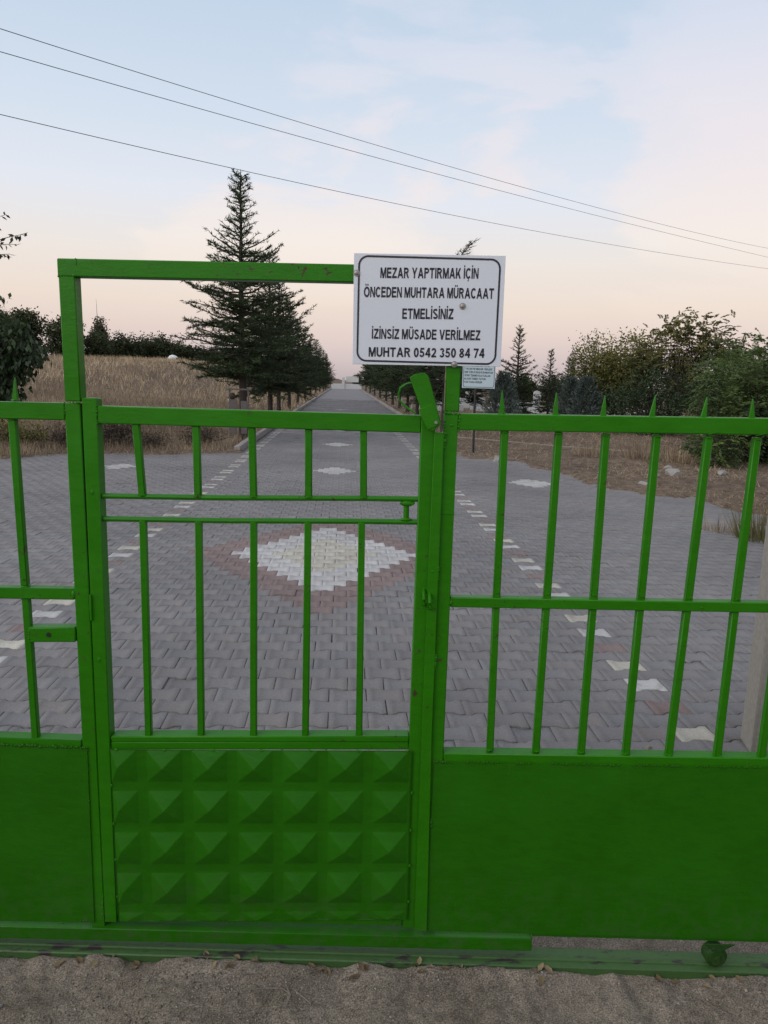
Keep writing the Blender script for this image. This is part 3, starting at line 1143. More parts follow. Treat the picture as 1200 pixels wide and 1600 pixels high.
def _glyphs():
    t, h = TS, TS * .86
    G = {}
    st = _rect(0, 0, t, 1)
    G['I'] = (t, st)
    G['E'] = (.78, st + _rect(0, 0, .78, h) + _rect(0, .5 - h / 2 + .02, .72, .5 + h / 2 + .02) + _rect(0, 1 - h, .76, 1))
    G['F'] = (.72, st + _rect(0, .5 - h / 2, .64, .5 + h / 2) + _rect(0, 1 - h, .72, 1))
    G['L'] = (.72, st + _rect(0, 0, .72, h))
    G['T'] = (.82, _rect(.41 - t / 2, 0, .41 + t / 2, 1) + _rect(0, 1 - h, .82, 1))
    G['H'] = (.84, st + _rect(.84 - t, 0, .84, 1) + _rect(0, .5 - h / 2 + .03, .84, .5 + h / 2 + .03))
    G['M'] = (1.0, _rect(0, 0, .185, 1) + _rect(.815, 0, 1.0, 1) + _diag(.40, 0, .0, 1, .26) + _diag(.34, 0, .74, 1, .26))
    G['N'] = (.84, _rect(0, 0, .19, 1) + _rect(.65, 0, .84, 1) + _diag(.60, 0, .0, 1, .24))
    G['A'] = (.98, _diag(0, 0, .37, 1, .235) + _diag(.745, 0, .375, 1, .235) + _rect(.2, .21, .78, .21 + h))
    G['V'] = (.92, _diag(.34, 0, 0, 1, .24) + _diag(.34, 0, .68, 1, .24))
    G['Y'] = (.92, _rect(.46 - t / 2, 0, .46 + t / 2, .44) + _diag(.35, .38, 0, 1, .24) + _diag(.33, .38, .68, 1, .24))
    G['K'] = (.88, st + _diag(.16, .30, .58, 1, .27) + _diag(.60, 0, .25, .60, .28))
    G['Z'] = (.80, _rect(0, 0, .80, h) + _rect(.03, 1 - h, .78, 1) + _diag(0, h * .8, .50, 1 - h * .8, .28))
    bowl = _stroke([(0, 1 - h / 2), (.30, 1 - h / 2)] , h) + _stroke(_arc(.42, .72, .27, .28 - h / 2, 90, -90), t * .95) + _stroke([(.42, 1 - h / 2), (.2, 1 - h / 2)], h) + _stroke([(.43, .44 + h / 2), (.1, .44 + h / 2)], h)
    G['P'] = (.79, st + bowl + _rect(.1, 1 - h, .44, 1))
    G['R'] = (.88, st + bowl + _rect(.1, 1 - h, .44, 1) + _diag(.62, 0, .34, .48, .26))
    G['B'] = (.82, st + bowl + _rect(.1, 1 - h, .44, 1) + _stroke(_arc(.44, .28, .28, .28 - h / 2, 90, -90), t * .95) + _rect(.1, 0, .46, h))
    G['D'] = (.86, st + _stroke(_arc(.34, .5, .42, .5 - h / 2, 90, -90, 20), t) + _rect(.1, 0, .36, h) + _rect(.1, 1 - h, .36, 1))
    G['C'] = (.88, _stroke(_arc(.46, .5, .36, .5 - h / 2 + .01, 42, 318, 26), t))
    G['O'] = (.98, _stroke(_arc(.49, .5, .39, .5 - h / 2 + .01, 0, 360, 32), t))
    G['U'] = (.84, _rect(0, .36, t, 1) + _rect(.84 - t, .36, .84, 1) + _stroke([(t / 2, .38)] + _arc(.42, .36, .42 - t / 2, .36 - h / 2 + .01, 180, 360, 18) + [(.84 - t / 2, .38)], t))
    s_ = _arc(.40, .735, .285, .265 - h / 2, 25, 235, 14) + [(.40, .50)] + _arc(.40, .265, .30, .265 - h / 2, 60, -160, 14)
    G['S'] = (.80, _stroke(s_, t * .93))
    G['0'] = (.70, _stroke(_arc(.35, .5, .35 - t / 2, .5 - h / 2 + .01, 0, 360, 30), t))
    G['8'] = (.70, _stroke(_arc(.35, .74, .32 - t / 2, .26 - h / 2, 0, 360, 24), t * .9) + _stroke(_arc(.35, .27, .35 - t / 2, .27 - h / 2, 0, 360, 24), t * .95))
    G['3'] = (.70, _stroke(_arc(.34, .745, .32 - t / 2, .255 - h / 2, 170, -85, 18), t * .92) + _stroke(_arc(.34, .275, .35 - t / 2, .275 - h / 2, 85, -170, 18), t * .95))
    G['2'] = (.70, _stroke(_arc(.35, .70, .33 - t / 2, .30 - h / 2, 175, -20, 14) + [(.50, .48), (.30, .27), (.13, .12)], t * .95) + _rect(.01, 0, .69, h))
    G['5'] = (.70, _rect(.13, 1 - h, .65, 1) + _diag(.05, .45, .13, 1, t * .85) + _stroke(_arc(.33, .33, .36 - t / 2, .33 - h / 2, 125, -165, 18), t * .95))
    G['4'] = (.74, _rect(.42, 0, .42 + t * .95, 1) + _rect(0, .21, .74, .21 + h) + _diag(.0, .30, .38, 1, .22))
    G['7'] = (.70, _rect(0, 1 - h, .70, 1) + _diag(.14, 0, .46, 1 - h * .5, .22))
    dot = lambda x: _rect(x - .095, 1.09, x + .095, 1.26)
    G['İ'] = (t, st + dot(t / 2))
    G['Ö'] = (.98, G['O'][1] + dot(.32) + dot(.66))
    G['Ü'] = (.84, G['U'][1] + dot(.27) + dot(.57))
    G['Ç'] = (.88, G['C'][1] + _stroke([(.46, .02), (.52, -.08), (.50, -.17), (.40, -.21), (.32, -.18)], .085))
    return G


GLYPHS = _glyphs()


def text_mesh(body, a, b, height, mat, parent, y, name='lettering'):
    """letters between a and b, two (u,z) ends of the baseline"""
    gap, sp = .105, .46
    x = 0.0
    quads = []
    for ch in body:
        if ch == ' ':
            x += sp - gap
            continue
        w_, qs = GLYPHS[ch]
        quads += [[(px + x, py) for px, py in q] for q in qs]
        x += w_ + gap
    tot = x - gap
    V, F = [], []
    for q in quads:
        ar = sum(q[i][0] * q[(i + 1) % 4][1] - q[(i + 1) % 4][0] * q[i][1] for i in range(4))
        n0 = len(V)
        if ar < 0:
            q = q[::-1]
        for px, py in q:
            k = px / tot
            V.append((a[0] + (b[0] - a[0]) * k, y, a[1] + (b[1] - a[1]) * k + py * height))
        F.append((n0, n0 + 1, n0 + 2, n0 + 3))
    me = bpy.data.meshes.new(name)
    me.from_pydata(V, [], F)
    me.update()
    return link(name, me, mat, parent)


def rrect(u0, z0, u1, z1, r, n=8):
    pts = []
    for cx, cz_, a0 in ((u1 - r, z1 - r, 0), (u0 + r, z1 - r, 90), (u0 + r, z0 + r, 180), (u1 - r, z0 + r, 270)):
        for k in range(n + 1):
            a_ = R(a0 + 90 * k / n)
            pts.append((cx + r * math.cos(a_), cz_ + r * math.sin(a_)))
    return pts


def ring_mesh(outer, inner, y0, y1, name, mat, parent):
    n = len(outer)
    V = [(p[0], y0, p[1]) for p in outer] + [(p[0], y0, p[1]) for p in inner] + [(p[0], y1, p[1]) for p in outer] + [(p[0], y1, p[1]) for p in inner]
    F = []
    for i in range(n):
        j = (i + 1) % n
        F += [(i, j, n + j, n + i), (2 * n + i, 3 * n + i, 3 * n + j, 2 * n + j), (i, 2 * n + i, 2 * n + j, j), (n + i, n + j, 3 * n + j, 3 * n + i)]
    me = bpy.data.meshes.new(name)
    me.from_pydata(V, [], F)
    me.update()
    return link(name, me, mat, parent)


sg = empty('notice_sign', GO, GYAW)
tag(sg, 'white rectangular notice with black Turkish lettering bolted to the corner of the raised door frame', 'sign')
g = BM().prism([(-.1225, 1.6676), (.2405, 1.6712), (.2385, 1.9312), (-.1240, 1.9280)], -.0075, -.0045, .0006)
g.done('plate', M_SIGN, sg, smooth=False)
o_ = rrect(-.1135, 1.6745, .2285, 1.9240, .024)
i_ = rrect(-.1090, 1.6790, .2240, 1.9195, .0195)
ring_mesh(o_, i_, -.0081, -.0077, 'border', M_INK, sg)
LT = (((-.0598, 1.8722), (.1754, 1.8767)), ((-.0983, 1.8270), (.2146, 1.8311)), ((-.0044, 1.7784), (.1195, 1.7808)), ((-.0770, 1.7297), (.1871, 1.7328)), ((-.0837, 1.6868), (.1994, 1.6909)))
for body, a_, b_, h in (('MEZAR YAPTIRMAK İÇİN', LT[0][0], LT[0][1], .0245), ('ÖNCEDEN MUHTARA MÜRACAAT', LT[1][0], LT[1][1], .0245),
                        ('ETMELİSİNİZ', LT[2][0], LT[2][1], .0248), ('İZİNSİZ MÜSADE VERİLMEZ', LT[3][0], LT[3][1], .0240), ('MUHTAR 0542 350 84 74', LT[4][0], LT[4][1], .0228)):
    text_mesh(body, a_, b_, h, M_INK, sg, -.0081)
for (u, z) in ((-.1171, 1.8826), (.1406, 1.8123), (.1267, 1.6743)):
    q = BM()
    q.tube([(u, -.0076, z), (u, -.0092, z)], .0078, 16)
    q.tube([(u, -.0092, z), (u, -.0120, z), (u, -.0135, z)], [.0056, .0052, .003], 12)
    q.tube([(u, -.0136, z), (u, -.0134, z)], .0018, 6)
    q.done('screw', M_ZINC, sg)

# second notice on its own pole inside the grounds
s2 = empty('notice_board', (3.04, 17.0, 0), R(4))
tag(s2, 'smaller white notice board on a thin black pole beside the paving', 'sign')
BM().tube([(.02, .012, -.2), (0, .01, 1.2), (-.01, .009, 2.1)], .026, 10).done('pole', M_BLACKPOLE, s2)
g = BM().prism([(-.33, 1.515), (.445, 1.515), (.445, 2.13), (-.33, 2.13)], -.022, -.018, .001)
g.done('panel', M_SIGN2, s2, smooth=False)
ring_mesh(rrect(-.31, 1.535, .425, 2.11, .05), rrect(-.30, 1.545, .415, 2.10, .043), -.0245, -.0225, 'border', M_INK, s2)
for i, (body, x0, x1) in enumerate((('İZİNSİZ KAZI VE YAPIM', -.26, .30), ('YASAKTIR MEZAR YERLERİ', -.27, .36), ('HER TÜRLÜ DİLEK İÇİN MUHTAR', -.28, .385), ('ÜCRET ÖDEME KOLAYLIKLARI', -.28, .325), ('ALANI TEMİZ TUTUN', -.29, .22), ('YAN YANA DİZİLİR', -.295, .14))):
    z = 2.005 - i * .0745
    text_mesh(body, (x0, z), (x1, z - .004), .045, M_INK, s2, -.0232)

# ------------------------------------------------------------------ plants
def tube_np(pts, rad, n=6):
    pts = np.asarray(pts, float)
    rad = np.asarray(rad, float)
    m = len(pts)
    d = np.gradient(pts, axis=0)
    d /= np.linalg.norm(d, axis=1)[:, None] + 1e-9
    ref = np.where(np.abs(d[:, 2:3]) > .9, np.array([[1., 0, 0]]), np.array([[0., 0, 1]]))
    s = np.cross(d, ref)
    s /= np.linalg.norm(s, axis=1)[:, None] + 1e-9
    q = np.cross(s, d)
    a = np.arange(n) * 2 * np.pi / n
    V = pts[:, None] + rad[:, None, None] * (s[:, None] * np.cos(a)[None, :, None] + q[:, None] * np.sin(a)[None, :, None])
    I = np.arange(m * n).reshape(m, n)
    J = np.roll(I, -1, 1)
    F = np.stack([I[:-1], J[:-1], J[1:], I[1:]], -1).reshape(-1, 4)
    return V.reshape(-1, 3), F


class Soup:
    def __init__(self):
        self.V, self.F, self.T, self.n = [], [], [], 0

    def add(self, V, F, t=0.0):
        V = np.asarray(V, float).reshape(-1, 3)
        self.V.append(V)
        self.F.append(np.asarray(F) + self.n)
        self.T.append(np.broadcast_to(np.asarray(t, float), (len(V),)))
        self.n += len(V)

    def mesh(self, name, smooth=False):
        return mesh_np(name, np.concatenate(self.V), np.concatenate(self.F), tint=np.concatenate(self.T), smooth=smooth)


def unit(v):
    return v / (np.linalg.norm(v, axis=-1, keepdims=True) + 1e-9)


def tris(S, P, D, L, W, r, t):
    """needles/blades: at P pointing along D, length L, width W"""
    P = np.asarray(P)
    n = len(P)
    side = unit(np.cross(D, r.normal(size=(n, 3))))
    A = P - side * W[:, None] / 2
    B = P + side * W[:, None] / 2
    C = P + D * L[:, None]
    V = np.stack([A, B, C], 1).reshape(-1, 3)
    S.add(V, np.arange(3 * n).reshape(-1, 3), np.repeat(t, 3))


def leaf_quads(S, P, D, L, W, r, t):
    """pointed leaves (a kite of two triangles)"""
    n = len(P)
    side = unit(np.cross(D, r.normal(size=(n, 3))))
    up = np.cross(side, D)
    A = P
    B = P + D * L[:, None] * .45 + side * W[:, None] / 2 + up * W[:, None] * .12
    C = P + D * L[:, None]
    E_ = P + D * L[:, None] * .45 - side * W[:, None] / 2 + up * W[:, None] * .12
    V = np.stack([A, B, C, E_], 1).reshape(-1, 3)
    I = np.arange(n) * 4
    F = np.concatenate([np.stack([I, I + 1, I + 2], 1), np.stack([I, I + 2, I + 3], 1)])
    S.add(V, F, np.repeat(t, 4))


def conifer_meshes(h, Rb, clear, nb, seed, twigs=22, needles=6, nl=.085, nw=.02, prof=.85, lift=.5, tip_bare=.13, blue=False):
    r = np.random.default_rng(seed)
    wood, S = Soup(), Soup()
    zz = np.linspace(0, h, 12)
    lean = np.cumsum(r.normal(0, .008 * h / 7, (12, 2)), 0)
    lean -= lean[0]
    tp = np.column_stack([lean, zz])
    tr_ = .022 * h * (1 - zz / h) ** .8 * .75 + .006
    tr_[0] *= 1.25
    tv, tf = tube_np(tp, tr_, 8)
    wood.add(tv, tf)
    # the leading shoot
    lead_n = 26
    tz = h * (1 - tip_bare * r.random(lead_n))
    P = np.column_stack([np.interp(tz, zz, tp[:, 0]), np.interp(tz, zz, tp[:, 1]), tz])
    D = unit(np.column_stack([r.normal(size=(lead_n, 2)), np.full(lead_n, .55)]))
    tris(S, P, D, (h - tz) * .5 + .05 + r.random(lead_n) * .06, np.full(lead_n, .016), r, r.random(lead_n))
    for k in range(nb):
        u = (k + r.random()) / nb
        z = clear + (h - clear) * u ** 1.42 * .97
        rel = (z - clear) / (h - clear)
        L = Rb * ((1 - rel) ** prof) * (r.uniform(.70, 1.15) if r.random() < .6 else r.uniform(.35, .8)) * (1 - .50 * float(sstep(.50, .76, rel))) + .08
        if rel < .10:
            L *= r.uniform(.6, .9)
        az = k * 2.39996 + r.normal(0, .35)
        el = R(-7) + R(46) * lift * rel ** 1.2 * 1.7 + r.normal(0, .17)
        hd = np.array([math.cos(az), math.sin(az), 0])
        base = np.array([np.interp(z, zz, tp[:, 0]), np.interp(z, zz, tp[:, 1]), z])
        s = np.linspace(0, 1, 6)
        bend = r.uniform(-.06, .26) * L
        pts = base + hd * (L * s * math.cos(el))[:, None] + np.array([0, 0, 1]) * (L * s * math.sin(el) + bend * s * s)[:, None]
        pts[1:-1] += r.normal(0, .018 * L, (4, 3))
        bv, bf = tube_np(pts, np.linspace(.012 + .012 * L, .004, 6), 4)
        wood.add(bv, bf)
        nt = max(6, int(twigs * (.35 + .65 * L / Rb)))
        ndl = needles if rel < .6 else max(3, int(needles * .5))
        nt = nt if rel < .6 else max(4, int(nt * .55))
        st = np.sort(r.uniform(.10, 1.0, nt))
        B = np.stack([np.interp(st, s, pts[:, i]) for i in range(3)], 1)
        bd = unit(np.array(pts[-1] - pts[0])[None])[0]
        side = np.cross(bd, (0, 0, 1.0))
        sg_ = np.where(r.random(nt) < .5, 1, -1)
        D = unit(bd[None] * r.uniform(.5, 1.1, (nt, 1)) + side[None] * (sg_ * r.uniform(.45, 1.1, nt))[:, None] + np.array([[0, 0, 1]]) * r.normal(.06, .20, (nt, 1)))
        Lt = (.42 * L * (1 - st) + .10) * r.uniform(.6, 1.15, nt)
        Lt = np.minimum(Lt, .75)
        tb = np.clip(.35 + .35 * r.normal() * .5 + .25 * rel, 0, 1)
        tris(S, B, D, Lt, np.full(nt, .022), r, np.clip(tb + r.normal(0, .15, nt), 0, 1))
        # needles in sprays along every twig
        q = r.uniform(.08, 1.0, (nt, ndl))
        NP = (B[:, None] + D[:, None] * (Lt[:, None] * q)[..., None]).reshape(-1, 3)
        ND = unit(np.repeat(D, ndl, 0) * .75 + r.normal(0, .62, (nt * ndl, 3)) + np.array([0, 0, .22]))
        m = len(NP)
        tris(S, NP, ND, nl * r.uniform(.6, 1.25, m), np.full(m, nw), r, np.clip(tb + .1 + r.normal(0, .2, m), 0, 1))
        # needles on the branch itself
        nbn = max(6, int(14 * L / Rb))
        sq = r.uniform(.15, 1.0, nbn)
        NP = np.stack([np.interp(sq, s, pts[:, i]) for i in range(3)], 1)
        ND = unit(bd[None] * .6 + r.normal(0, .5, (nbn, 3)) + np.array([0, 0, .35]))
        tris(S, NP, ND, nl * r.uniform(.7, 1.3, nbn), np.full(nbn, nw), r, np.clip(tb + r.normal(0, .15, nbn), 0, 1))
    return wood.mesh('trunk', True), S.mesh('crown')


def plant(name, loc, wood, crown, mw_, mc, label, cat='tree', group=None, scale=1.0, rz=0.0, tilt=(0, 0), cname='crown', sz=None):
    e = empty(name, loc, rz)
    e.rotation_euler = (tilt[0], tilt[1], rz)
    e.scale = (scale, scale, scale if sz is None else sz)
    tag(e, label, cat, group)
    for me, m, nm in ((wood, mw_, 'trunk'), (crown, mc, cname)):
        if me is None:
            continue
        o = bpy.data.objects.new(nm, me)
        if len(me.materials) == 0:
            me.materials.append(m)
        COL.objects.link(o)
        o.parent = e
    return e


def gz_at(x, y):
    return float(ground_z(np.array([x]), np.array([y]))[0])


# conifers: the tall one by itself, then a few grown shapes for the rows
cA = conifer_meshes(6.75, 1.74, 1.66, 225, 3, 28, 8, .09, .021, .58)
cB = conifer_meshes(5.9, 1.95, 1.3, 230, 12, 26, 7, .10, .028, .56)
cC = conifer_meshes(5.4, 1.75, 1.2, 140, 21, 22, 6, .11, .034, .62)
cD = conifer_meshes(5.6, 1.65, 1.1, 130, 33, 20, 6, .12, .038, .72)
cE = conifer_meshes(3.7, 1.15, .5, 110, 44, 18, 6, .085, .024, .85)
ordn = ['first', 'second', 'third', 'fourth', 'fifth', 'sixth', 'seventh', 'eighth', 'ninth', 'tenth', 'eleventh']
G_L = 'conifers along the left kerb'
plant('conifer_tree', (-2.64, 19.5, gz_at(-2.64, 19.5) - .05), *cA, M_BARK, M_NEEDLE, 'tallest dark conifer rising above the raised door frame, left of the road', 'tree', G_L, rz=.6)
plant('conifer_tree', (-2.62, 26.5, gz_at(-2.62, 26.5) - .05), *cB, M_BARK, M_NEEDLE, 'dense dark conifer directly behind the tallest conifer', 'tree', G_L, rz=2.1)
LROW = [(-2.75, 31.5, cC, 1.05, .5), (-2.8, 38, cB, .93, 4.0), (-2.8, 45, cD, .92, 1.2), (-2.8, 53, cC, .98, 2.6), (-2.8, 62, cD, .95, 3.9), (-2.8, 73, cB, .92, 5.1), (-2.8, 86, cC, 1.0, .9), (-2.85, 101, cD, 1.0, 1.7), (-2.9, 117, cB, .95, 2.9)]
for i, (x, y, cm_, s, rz) in enumerate(LROW):
    plant('conifer_tree', (x, y, gz_at(x, y) - .05), *cm_, M_BARK, M_NEEDLE, '%s conifer from the gate in the row along the left kerb' % ordn[i + 2], 'tree', G_L, s, rz)
G_R = 'conifers along the right kerb'
cF = conifer_meshes(6.3, 1.7, 1.5, 150, 91, 22, 6, .085, .020, .85, tip_bare=.22)
for me_ in cF:
    co = np.empty(len(me_.vertices) * 3, np.float32)
    me_.vertices.foreach_get('co', co)
    co = co.reshape(-1, 3)
    k = np.clip((co[:, 2] - 5.1) / 1.2, 0, None) ** 1.25
    co[:, 0] += .85 * k
    co[:, 2] -= .10 * k
    me_.vertices.foreach_set('co', co.ravel())
RROW = [(3.3, 24, cF, 1.0, .15, 'conifer behind the white notice, its bent top showing above it'), (3.35, 28.5, cB, .80, .4, 0), (3.3, 33, cC, .95, 1.9, 0), (3.3, 38, cB, .85, 3.3, 0), (3.3, 43.5, cD, .95, 4.4, 0),
        (3.3, 50, cC, .95, 5.4, 0), (3.3, 58, cB, .9, .2, 0), (3.3, 68, cD, .98, 1.1, 0), (3.3, 80, cC, 1.0, 2.4, 0), (3.3, 94, cB, .95, 3.6, 0), (3.3, 112, cD, .95, 4.8, 0)]
for i, (x, y, cm_, s, rz, lb_) in enumerate(RROW):
    plant('conifer_tree', (x, y, gz_at(x, y) - .05), *cm_, M_BARK if i % 3 else M_BARK, M_NEEDLE, lb_ or '%s conifer from the gate in the row along the right kerb' % ordn[i], 'tree', G_R, s, rz)
plant('conifer_tree', (5.9, 33, gz_at(5.9, 33) - .05), *cC, M_BARK, M_NEEDLE, 'dark conifer behind the small notice board, left of the pale spired conifer', 'tree', None, .62, 1.0)
plant('conifer_tree', (6.35, 27, gz_at(6.35, 27) - .05), *cE, M_BARK, M_NEEDLE, 'spired conifer just right of the white notice, rising above the small board', 'tree', None, 1.0, .7)
plant('conifer_tree', (9.25, 33, gz_at(9.25, 33) - .05), *cE, M_BARK, M_NEEDLE, 'conifer standing between the two blue-grey cypresses', 'tree', None, .86, 2.9)
plant('conifer_tree', (12.2, 40, gz_at(12.2, 40) - .05), *cE, M_BARK, M_NEEDLE, 'dark conifer behind the blue-grey cypresses, left of the olive shrubs', 'tree', None, .85, 4.4)


def cypress_meshes(h, Rb, seed, n=900):
    """upright feathery sprays around a hidden stem"""
    r = np.random.default_rng(seed)
    wood, S = Soup(), Soup()
    wood.add(*tube_np([(0, 0, -.1), (0, 0, h * .5), (0, 0, h * .9)], [.06, .04, .01], 6))
    for k in range(n):
        z = h * (.03 + .93 * r.random() ** 1.15)
        rel = z / h
        rad = Rb * (1 - rel) ** .75 * (.6 + .4 * math.sin(min(1, rel * 6) * 1.57)) * r.uniform(.35, 1.0)
        a_ = r.uniform(0, 2 * math.pi)
        p = np.array([math.cos(a_) * rad, math.sin(a_) * rad, z])
        d = unit(np.array([math.cos(a_) * .75, math.sin(a_) * .75, .85]) + r.normal(0, .25, 3))
        L = (.22 + .22 * (1 - rel)) * r.uniform(.6, 1.2) * h / 2.3
        m = 9
        q = r.random(m)
        P = p + d * (L * q)[:, None]
        D = unit(d[None] + r.normal(0, .45, (m, 3)))
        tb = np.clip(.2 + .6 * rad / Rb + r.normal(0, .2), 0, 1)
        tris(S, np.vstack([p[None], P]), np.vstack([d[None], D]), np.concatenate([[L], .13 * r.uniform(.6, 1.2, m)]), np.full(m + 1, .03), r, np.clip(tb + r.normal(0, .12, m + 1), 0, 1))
    return wood.mesh('trunk', True), S.mesh('crown')


jA = cypress_meshes(2.45, .95, 5)
jB = cypress_meshes(2.1, .8, 6, 700)
plant('cypress_shrub', (5.42, 25, gz_at(5.42, 25)), *jA, M_BARK, M_JUNIPER, 'broad blue-grey cypress in front of the spired conifer', 'shrub', 'blue-grey cypresses', .78)
plant('cypress_shrub', (8.4, 27, gz_at(8.4, 27)), *jB, M_BARK, M_JUNIPER, 'blue-grey cypress just right of the tall upright white gravestone', 'shrub', 'blue-grey cypresses', .86, 2.0)
plant('cypress_shrub', (8.65, 26, gz_at(8.65, 26)), *jB, M_BARK, M_JUNIPER, 'narrow blue-grey cypress at the left edge of the olive shrubs', 'shrub', 'blue-grey cypresses', .88, 4.0)


def broadleaf_meshes(blobs, trunk_base, seed, n_cl, per, L, W, cr, droop=.25, spread=.9, stems=1, rt=.07, frond=0, surface=.55, tint_up=.4):
    """crown: leaf clusters inside ellipsoids (cx,cy,cz,rx,ry,rz,weight); wood: stems forking to the clusters"""
    r = np.random.default_rng(seed)
    wood, S = Soup(), Soup()
    w = np.array([b_[6] for b_ in blobs], float)
    w /= w.sum()
    cents = []
    for k in range(n_cl):
        b_ = blobs[r.choice(len(blobs), p=w)]
        d = unit(r.normal(size=3))
        rad = r.uniform(surface, 1.0) if r.random() < .75 else r.uniform(.1, surface)
        cents.append(np.array(b_[:3]) + d * np.array(b_[3:6]) * rad)
    cents = np.array(cents)
    tb = np.array(trunk_base, float)
    mid = cents.mean(0)
    zlo = cents[:, 2].min()
    heads = []
    for s in range(stems):
        top = mid + r.normal(0, .35, 3) * np.array([1, 1, .4])
        top[2] = tb[2] + (mid[2] - tb[2]) * r.uniform(.55, .85)
        b0 = tb + np.array([r.normal(0, .12), r.normal(0, .12), 0]) * (stems > 1)
        m1 = (b0 + top) / 2 + r.normal(0, .10, 3) * np.array([1, 1, 0])
        wood.add(*tube_np([b0 - (0, 0, .15), b0 * .6 + m1 * .4, m1, top], [rt * 1.2, rt, rt * .8, rt * .5], 7))
        heads.append((m1, top))
    for c_ in cents[:: max(1, n_cl // 70)]:
        m1, top = heads[r.integers(len(heads))]
        q = r.uniform(.1, 1.0)
        a_ = m1 * (1 - q) + top * q
        md = (a_ + c_) / 2 + r.normal(0, .12, 3) + np.array([0, 0, .1])
        wood.add(*tube_np([a_, md, c_], [rt * .32, rt * .2, .006], 4))
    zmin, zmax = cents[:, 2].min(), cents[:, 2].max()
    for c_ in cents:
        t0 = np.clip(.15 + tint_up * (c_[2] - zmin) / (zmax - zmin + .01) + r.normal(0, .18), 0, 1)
        if frond:
            nf = per
            out = unit(c_ - mid)
            for f in range(nf):
                d = unit(out * .7 + r.normal(0, .75, 3) + np.array([0, 0, .15]))
                FL = frond * r.uniform(.6, 1.15)
                s = np.linspace(.12, 1, 9)
                p = c_ + r.normal(0, cr, 3) + d * (FL * s)[:, None] + np.array([0, 0, -1]) * (droop * FL * s * s)[:, None]
                side = unit(np.cross(d, np.array([0, 0, 1.0])) + r.normal(0, .12, 3))
                for sg_ in (-1, 1):
                    D = unit(side[None] * sg_ + d[None] * .45 + np.array([[0, 0, -.3]]) + r.normal(0, .1, (9, 3)))
                    leaf_quads(S, p, D, L * r.uniform(.8, 1.15, 9) * (1 - .35 * np.abs(s - .5)), np.full(9, W), r, np.clip(t0 + r.normal(0, .1, 9), 0, 1))
        else:
            P = c_ + r.normal(0, cr, (per, 3))
            D = unit(r.normal(0, spread, (per, 3)) + np.array([0, 0, -droop]))
            leaf_quads(S, P, D, L * r.uniform(.6, 1.2, per), W * r.uniform(.7, 1.2, per), r, np.clip(t0 + r.normal(0, .15, per), 0, 1))
    return wood.mesh('trunk', True), S.mesh('crown')


# young trees with pale limewashed stems in the right hand row
G_S = 'pale stemmed young trees along the right verge'
slim_c = broadleaf_meshes([(0, 0, 3.0, .8, .8, .7, 1)], (0, 0, 0), 55, 60, 26, .10, .05, .18, .2, stems=1, rt=.05)
for i, (x, y, sc_) in enumerate(((3.75, 30.5, .98), (3.6, 35.5, 1.0), (3.7, 40.8, 1.04), (3.65, 46.5, 1.0), (3.6, 54, 1.0))):
    plant('slim_tree', (x, y, gz_at(x, y)), *slim_c, M_LIME, M_LEAF_DARK, '%s pale-stemmed young tree from the gate along the right verge' % ordn[i], 'tree', G_S, sc_, i * 1.3)
# right hand shrubs and trees
m_ = broadleaf_meshes([(0, 0, 3.35, 1.7, 1.4, .85, 1.0), (.1, 0, 2.4, 1.9, 1.6, 1.0, 1.0), (1.2, 0, 2.9, .9, .9, .6, .5), (-1.1, 0, 2.5, .9, .9, .8, .5)], (0, 0, 0), 51, 330, 3, .12, .042, .10, .35, stems=4, rt=.06, frond=.30, surface=.4)
plant('locust_tree', (11.55, 25, gz_at(11.55, 25)), *m_, M_BARK_PALE, M_LEAF_OLIVE, 'airy olive-green locust tree with several pale stems, its thin crown open to the sky', 'tree')
m_ = broadleaf_meshes([(0, 0, 2.1, 1.0, 1.0, 1.5, 1), (.6, 0, 1.5, 1.0, 1.0, 1.3, 1)], (0, 0, 0), 52, 230, 38, .11, .06, .17, .2, stems=3, rt=.05)
plant('leafy_shrub', (9.75, 28.5, gz_at(9.75, 28.5)), *m_, M_BARK, M_LEAF_OLIVE, 'rounded olive shrub beside the narrow blue-grey cypress', 'shrub', 'olive shrubs left of the locust')
m_ = broadleaf_meshes([(0, 0, 2.4, 1.1, 1.1, 1.35, 1), (-.4, 0, 1.4, 1.3, 1.1, 1.3, 1)], (0, 0, 0), 53, 270, 38, .11, .06, .17, .2, stems=3, rt=.05)
plant('leafy_shrub', (10.75, 27.5, gz_at(10.75, 27.5)), *m_, M_BARK, M_LEAF_OLIVE, 'taller olive shrub leaning against the left side of the locust tree', 'shrub', 'olive shrubs left of the locust')
m_ = broadleaf_meshes([(0, 0, 1.2, 1.7, 1.2, 1.25, 1)], (0, 0, 0), 54, 200, 34, .10, .045, .16, .2, stems=3, rt=.04)
plant('leafy_shrub', (10.35, 24.2, gz_at(10.35, 24.2)), *m_, M_BARK, M_LEAF_DARK, 'low dark shrub filling the space under the locust tree', 'shrub')
plant('leafy_shrub', (8.95, 27.3, gz_at(8.95, 27.3)), *m_, M_BARK, M_LEAF_OLIVE, 'low olive shrub between the narrow cypress and the taller olive shrub', 'shrub', 'olive shrubs left of the locust', .8, 2.2)
plant('leafy_shrub', (12.6, 23.0, gz_at(12.6, 23.0)), *m_, M_BARK, M_LEAF_DARK, 'low dark shrub behind the feather-leaved bushes, right of the locust stems', 'shrub', None, 1.0, 1.2)
fA = broadleaf_meshes([(0, 0, 1.35, 1.25, 1.1, 1.3, 1), (.5, -.3, 1.9, 1.0, 1.0, .95, .8), (.2, -.6, .8, 1.1, .9, .8, .8)], (0, 0, 0), 61, 260, 4, .11, .034, .10, .45, stems=4, rt=.05, frond=.50, surface=.55)
